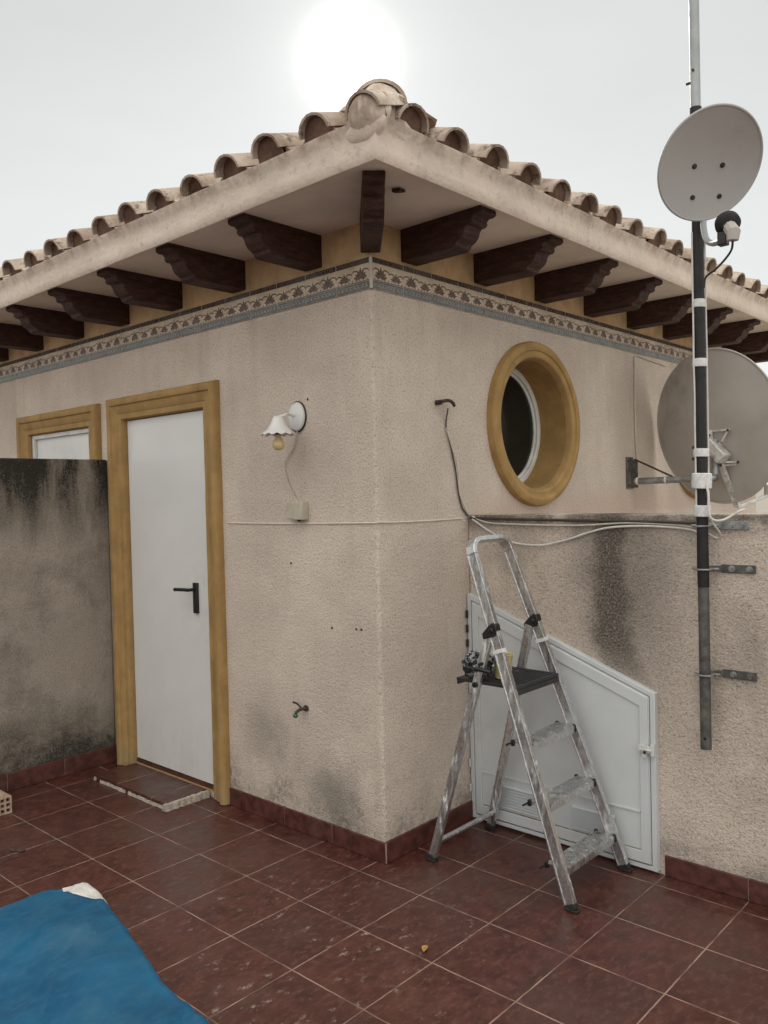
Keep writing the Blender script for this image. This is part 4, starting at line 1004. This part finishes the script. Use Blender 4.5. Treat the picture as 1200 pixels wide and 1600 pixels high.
# things left on the platform
pot = thing('paint_pot', 'pale yellow paint pot on the ladder platform', 'pot')
pc = Vector((.435, .285, zp+.0055))
g = MB(); g.lathe([(.0, 0), (.030, 0), (.034, .004), (.040, .095), (.043, .100), (.041, .102), (.037, .097), (.031, .008), (0, .008)], Matrix.Translation(pc), 28)
g.build('pot_body', simple('yellow_pot', (.50, .43, .17), .5, var=.2, scale=30, dirt=(.6, .58, .5), spots=.55), pot, ang=30)
cl = MB()
for i in range(14):
    cc = Vector((.375+R.uniform(-.05, .035), .225+R.uniform(-.035, .03), zp+.030+R.uniform(0, .085)))
    cl.ball(cc, .022+R.random()*.012, seg=14, rings=10, sc=(1.2, .8, .9), jig=.7, seed=i*3.3)
t = NT('crumpled_rag'); cc_ = t.mix(t.ramp(t.noise(45, 4, .7), .5, .56), (.012, .012, .016), (.30, .30, .32))
t.bump(t.noise(60, 4), .01); tag(cl.build('crumpled_gloves', t.set(col=cc_, rough=.8), ang=80), 'crumpled black and grey work gloves beside the paint pot', 'gloves')

# ------------------------------------------------------------------ blue tarpaulin, foreground left
tpm = MB()
zt = .30
edge = [px(x, y, 2, zt) for x, y in ((-160, 1475), (0, 1418), (100, 1385), (143, 1378), (174, 1405), (205, 1445), (232, 1482), (262, 1525), (300, 1560), (345, 1600), (400, 1655), (480, 1740))]
edge = smooth(edge, 14)
cen = Vector((.25, -2.15, zt)); NE = len(edge); K = 110
def tarp_pt(i, k):
    t_ = k/K; e = edge[i]; p = cen.lerp(e, t_)
    rr_ = 1-t_
    z = zt + .016*min(1, rr_*7) + .014*noise.noise(Vector((p.x*3, p.y*3, 0))) *min(1, rr_*6+.1)
    z += .010*noise.noise(Vector((p.x*9+p.y*4, p.y*2.5, 3)))*min(1, rr_*8+.15)
    z += .008*noise.noise(Vector((p.x*24+p.y*10, p.y*4, 8))) + .010*abs(noise.noise(Vector((p.x*7+p.y*6, p.y*2-p.x, 18))))
    for ca, co, cw, ch in ((-1.02, .06, .010, .007), (-.86, -.05, .012, .006), (-1.20, .17, .009, .005), (-.70, .02, .010, .004), (-.35, -.30, .012, .005), (-1.45, .30, .011, .006)):
        ex, ey = p.x-edge[NE//3].x+co, p.y-edge[NE//3].y
        dd_ = ex*sin(ca)-ey*cos(ca) + .02*noise.noise(Vector((p.x*3, p.y*3, ca*9)))
        al_ = ex*cos(ca)+ey*sin(ca); z += 1.7*ch*math.exp(-(dd_/(cw*.8))**2)*min(1, rr_*4)*min(1, max(0, al_*4))*(.6+.8*noise.noise(Vector((al_*5, ca, 0))))
    z += .004*math.exp(-((rr_-.045)/.006)**2)
    z -= .05*max(0, 1-rr_/.035)**2 if rr_ < .035 else 0
    return Vector((p.x, p.y, z))
grid = [[tarp_pt(i, k) for i in range(NE)] for k in range(K+1)]
drop = []
for j, (dz, do) in enumerate(((-.045, .012), (-.12, .018), (-.22, .01), (-.30, .03))):
    row = []
    for i in range(NE):
        e = edge[i]; o_ = (e-cen); o_.z = 0; o_.normalize(); f_ = .02*sin(i*.7)*abs(dz)*4
        row.append(Vector((e.x, e.y, max(.004, zt-.05+dz)))+o_*(do+f_))
    drop.append(row)
rows = grid+drop
for ra_, rb_ in zip(rows, rows[1:]):
    for i in range(NE-1): tpm.face([ra_[i], ra_[i+1], rb_[i+1], rb_[i]])
def blue():
    t = NT('blue_tarp'); a = t.noise(4, 5, .6); b = t.noise(34, 5, .7, sc=(1, .4, 1)); 
    c = t.mix(t.ramp(a, .3, .7), (.006, .095, .21), (.016, .15, .29))
    c = t.mix(t.math('MULTIPLY', t.ramp(b, .42, .68), .45), c, (.035, .18, .30))
    c = t.mix(t.math('MULTIPLY', t.ramp(t.noise(2.6, 5, .65, off=(4, 4, 1)), .48, .68), .35), c, (.11, .21, .28))
    c = t.mix(t.math('MULTIPLY', t.ramp(t.noise(120, 4, .7), .66, .74), .5), c, (.35, .45, .5))
    t.set(col=c, rough=.62, spec=.3); wv = t.n('ShaderNodeTexWave'); wv.inputs['Scale'].default_value = 180; wv.inputs['Distortion'].default_value = 1.2; t.l(t.co, wv.inputs['Vector'])
    t.bump(t.math('ADD', t.math('ADD', t.math('MULTIPLY', wv.outputs['Fac'], .3), b), t.math('MULTIPLY', t.noise(11, 5, .7, sc=(1, .35, 1)), 2.0)), .006, .8); return t.m
tarp = thing('tarpaulin', 'blue tarpaulin cover with a white corner patch, spread at the lower left', 'tarpaulin')
tpm.build('blue_sheet', blue(), tarp, ang=80)
# white corner patch, follows the sheet 3 mm above it
i0 = min(range(NE), key=lambda i: (edge[i]-px(100, 1385, 2, zt)).length); i1 = min(range(NE), key=lambda i: (edge[i]-px(174, 1405, 2, zt)).length)
cor = MB(); prv = None
nrow = 9; width = .19
pr_ = []
for i in range(i0, i1+1):
    f_ = (i-i0)/(i1-i0); wdt = width*(sin(pi*f_)**.7)*.62+.0005; col_ = []
    e = edge[i]; dcen = cen-e; Lc = dcen.length; dcen.normalize()
    for j in range(nrow+1):
        s_ = wdt*j/nrow; k_ = (1-s_/Lc)*K; k0 = min(K-1, int(k_)); q = grid[k0][i].lerp(grid[k0+1][i], k_-k0)
        col_.append(q+Vector((0, 0, .004)))
    col_.insert(0, drop[0][i]-dcen*.004); pr_.append(col_)
for a_, b_ in zip(pr_, pr_[1:]):
    for j in range(len(a_)-1): cor.face([a_[j], b_[j], b_[j+1], a_[j+1]])
o = cor.build('corner_patch', simple('white_canvas', (.58, .57, .54), .8, var=.1, scale=30, bump=.002, dirt=(.35, .32, .28)), tarp, ang=80); md = o.modifiers.new('t', 'SOLIDIFY'); md.thickness = .002

# ------------------------------------------------------------------ small loose things
brk = MB(); bx0, bx1, by0, by1, bh = -2.20, -1.875, -.905, -.785, .088
# hollow brick: end face with a grid of square holes facing +x
cols, rws = 4, 3; wl = .008
dy = (by1-by0-wl)/cols; dz = (bh-wl)/rws
for i in range(cols+1): y_ = by0+i*dy; brk.box((bx0, y_, .001), (bx1, y_+wl, bh))
for j in range(rws+1):
    for i in range(cols): brk.box((bx0+.0005, by0+i*dy+wl, .001+j*dz), (bx1-.0005, by0+(i+1)*dy, .001+j*dz+wl))
brk.face([((bx0+.02), by0, 0.002), (bx0+.02, by1, .002), (bx0+.02, by1, bh-.001), (bx0+.02, by0, bh-.001)])
tag(brk.build('hollow_brick', simple('clay_brick', (.40, .27, .20), .9, var=.2, scale=20, bump=.003, dirt=(.5, .45, .38))), 'hollow clay brick with square holes on the floor by the left parapet', 'brick')
p = px(664, 1484, 2, 0)
lfm = MB(); n = 10
vs = []; 
for i in range(n+1):
    t_ = i/n; wv_ = .011*sin(pi*t_)**.8+.0004
    for s in (-1, 0, 1): vs.append(p + Vector((-.5, .85, 0))*(t_-.5)*.052 + Vector((.85, .5, 0))*wv_*s + Vector((0, 0, .003+.004*abs(s)+.004*sin(t_*4))))
lfm.raw(vs, [(3*i+k, 3*i+k+1, 3*i+k+4, 3*i+k+3) for i in range(n) for k in (0, 1)])
o = lfm.build('fallen_leaf', simple('dry_leaf', (.42, .22, .06), .7, var=.25, scale=60), ang=80); tag(o, 'small dry orange leaf on the floor tiles', 'leaf')
p = px(27, 1330, 2, 0); g = MB(); g.box((-.035, -.010, .0005), (.035, .010, .009), Matrix.Translation(p) @ Matrix.Rotation(.55, 4, 'Z'))
tag(g.build('wood_chip', M_rust, bevel=.003), 'small dark wood chip on the floor above the blue tarpaulin', 'chip')
